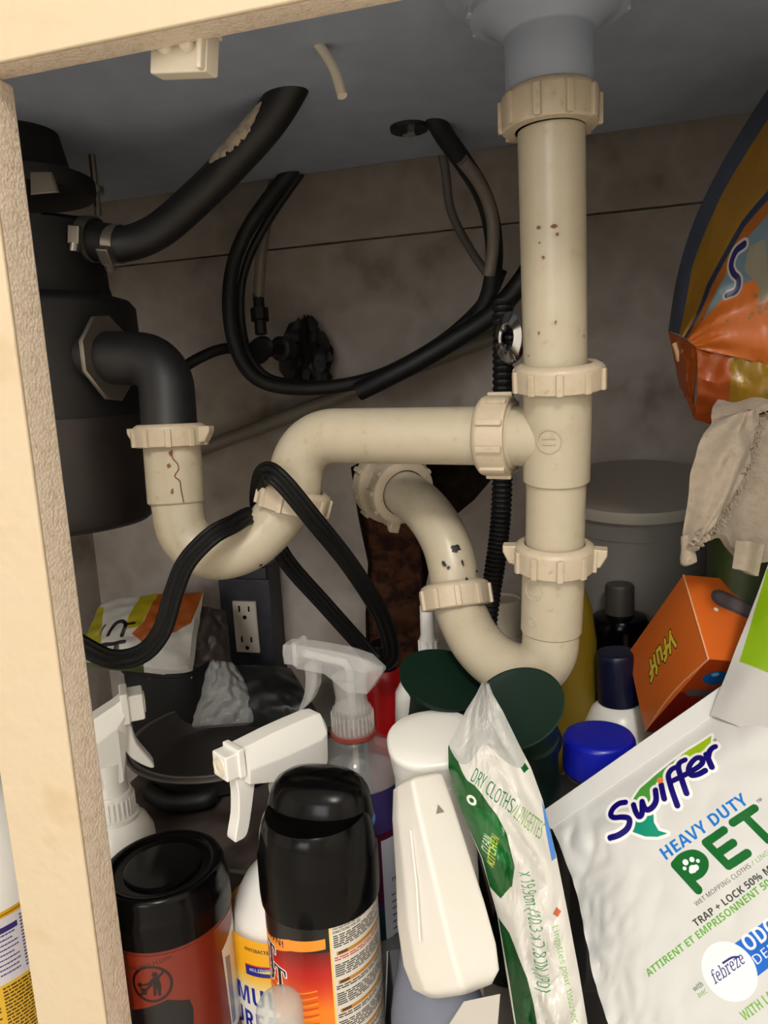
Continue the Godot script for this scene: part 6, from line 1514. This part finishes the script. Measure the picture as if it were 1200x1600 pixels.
	k.text("/ LINGETTES", Vector2(117.21, 83.6), Vector2(137.68, 83.13), 2.2, Color(0.45, 0.6, 0.35), false)
	k.text("TRAP + LOCK 50% MORE", Vector2(74.06, 91.87), Vector2(133.62, 90.23), 3.4, Color(0.22, 0.25, 0.22))
	k.text("ATTIRENT ET EMPRISONNENT 50 %", Vector2(38.45, 97.88), Vector2(124.58, 94.86), 3.4, Color(0.36, 0.62, 0.24))
	k.poly([Vector2(82.94, 106.84), Vector2(129.25, 105.27), Vector2(126.59, 120.36), Vector2(83.16, 122.81)], Color(0.12, 0.38, 0.75))
	k.text("ODOR", Vector2(88.99, 113.06), Vector2(114.84, 112.44), 7.0, white)
	k.text("DEFENSE", Vector2(88.57, 118.86), Vector2(118.03, 118.14), 4.0, white, false)
	k.disc(Vector2(75.24, 114.71), 12.9, Color(0.93, 0.925, 0.92))
	k.text("febreze", Vector2(65.67, 116.06), Vector2(84.38, 115.66), 5.2, Color(0.13, 0.16, 0.45), false, 0.0, "Droid Serif", 0.25)
	k.curve([Vector2(74.99, 110.61), Vector2(80.27, 110.89), Vector2(83.41, 112.27)], 0.9, Color(0.13, 0.16, 0.45))
	k.text("with", Vector2(54.89, 113.85), Vector2(60.37, 113.91), 2.4, Color(0.2, 0.3, 0.25), false)
	k.text("avec", Vector2(55.05, 117.02), Vector2(60.23, 116.94), 2.4, Color(0.4, 0.6, 0.3), false)
	k.text("WITH LAVENDER", Vector2(67.8, 134.29), Vector2(103.66, 132.74), 4.0, Color(0.45, 0.66, 0.30))
	o = thing("mopping_cloth_pouch", "large white pouch of wet mopping cloths with navy logo and green PET lettering", "pouch", Vector3(-0.0258, 0.2051, 0.4309), Basis(Vector3(0.7902, 0.5629, -0.2423), Vector3(-0.5483, 0.4727, -0.6899), Vector3(-0.2738, 0.678, 0.6822)))
	var edge := func(t: float) -> float:      # the left side swells towards the bottom
		return lerpf(0.0, -0.030, smoothstep(0.0, 0.11, t))
	q = MB.new()
	q.sheet(func(u: float, w: float) -> Vector3:
		var t := w * 0.150 - 0.0
		var l: float = edge.call(t)
		var s := lerpf(l, 0.216, u)
		var dome := 0.010 * pow(sin(PI * clampf(u * 0.9 + 0.02, 0, 1)), 0.6) * smoothstep(0.0, 0.03, t)
		var left_swell := smoothstep(0.05, 0.0, s - l)
		var wr := 0.0035 * left_swell * absf(rough(s * 60, t * 55, 1.0)) + 0.0012 * absf(rough(s * 34, t * 30 + 5, 1.0)) + 0.0008 * rough(s * 90, t * 70, 1.0) * left_swell
		return Vector3(s, -t, dome - 0.010 * pow(left_swell, 2.0) * smoothstep(0.0, 0.05, t) + wr * smoothstep(0.0, 0.012, t)), 90, 70)
	for i in q.t.size():
		var t := q.t[i].y * 0.150
		q.t[i] = Vector2((lerpf(edge.call(t), 0.216, q.t[i].x) * 1000.0 + 34.0) / 250.0, (t * 1000.0 + 4.0) / 154.0)
	var sheen := mat(Color.WHITE, 0.36, 0.0, k.done())
	sheen.metallic_specular = 0.3
	part(o, "front_panel", q, sheen, 60.0)
	q = MB.new()
	q.sheet(func(u: float, w: float) -> Vector3:
		var t := w * 0.150
		var l: float = edge.call(t)
		var s := lerpf(l, 0.216, u)
		return Vector3(s, -t, -0.010 * smoothstep(0.0, 0.05, t) * 1.0 - 0.022 * sin(PI * u) * smoothstep(0.0, 0.05, t)), 40, 30)
	part(o, "rear_panel", q, mat(Color(0.78, 0.77, 0.75), 0.3), 60.0)
	q = MB.new(); q.rbox(Vector3(0.108, 0.004, 0.0), Vector3(0.218, 0.012, 0.0012), 0.0005); part(o, "top_seal", q, mat(Color(0.80, 0.80, 0.79), 0.36))
	o = thing("storage_bin", "dark grey plastic bin under the white pouch, seen in the gap beside the cloth bag", "bin", Vector3(0.095, 0, 0.43))
	q = MB.new()
	q.lathe([Vector2(0, 0), Vector2(0.062, 0), Vector2(0.065, 0.004), Vector2(0.072, 0.100), Vector2(0.075, 0.101), Vector2(0.075, 0.106), Vector2(0.070, 0.106), Vector2(0.062, 0.006), Vector2(0, 0.006)], 48, 1.05, 0.85, 4.0)
	part(o, "tub", q, mat(Color(0.13, 0.13, 0.135), 0.5))
	# second pouch behind at the right
	k = Print.new(180, 150, 4, Color(0.72, 0.71, 0.70))
	k.poly([Vector2(36.36, 4.96), Vector2(95.87, 0.38), Vector2(114.73, 0) + Vector2(20, 12), Vector2(36.36, 4.96) + Vector2(60, 70), Vector2(36.36, 4.96) + Vector2(-4, 70)], Color(0.48, 0.62, 0.05))
	o = thing("green_band_pouch", "second white pouch with lime green band standing behind at the right edge", "pouch", Vector3(0.0685, 0.2734, 0.405), Basis(Vector3(0.3801, 0.8384, -0.3906), Vector3(-0.8185, 0.1083, -0.5642), Vector3(-0.4308, 0.5342, 0.7274)))
	q = MB.new()
	q.sheet(func(u: float, w: float) -> Vector3: return Vector3(u * 0.18, -w * 0.15, 0.012 * pow(sin(PI * clampf(u, 0.01, 0.99)), 0.5) * pow(sin(PI * clampf(w, 0.01, 0.99)), 0.5) + 0.0022 * rough(u * 4, w * 4, 1.0)), 40, 40)
	part(o, "front_panel", q, mat(Color.WHITE, 0.3, 0.0, k.done()), 60.0)
	q = MB.new()
	q.sheet(func(u: float, w: float) -> Vector3: return Vector3(u * 0.18, -w * 0.15, -0.012 * pow(sin(PI * clampf(u, 0.01, 0.99)), 0.5) * pow(sin(PI * clampf(w, 0.01, 0.99)), 0.5)), 20, 20)
	part(o, "rear_panel", q, mat(Color(0.7, 0.7, 0.69), 0.3), 60.0)
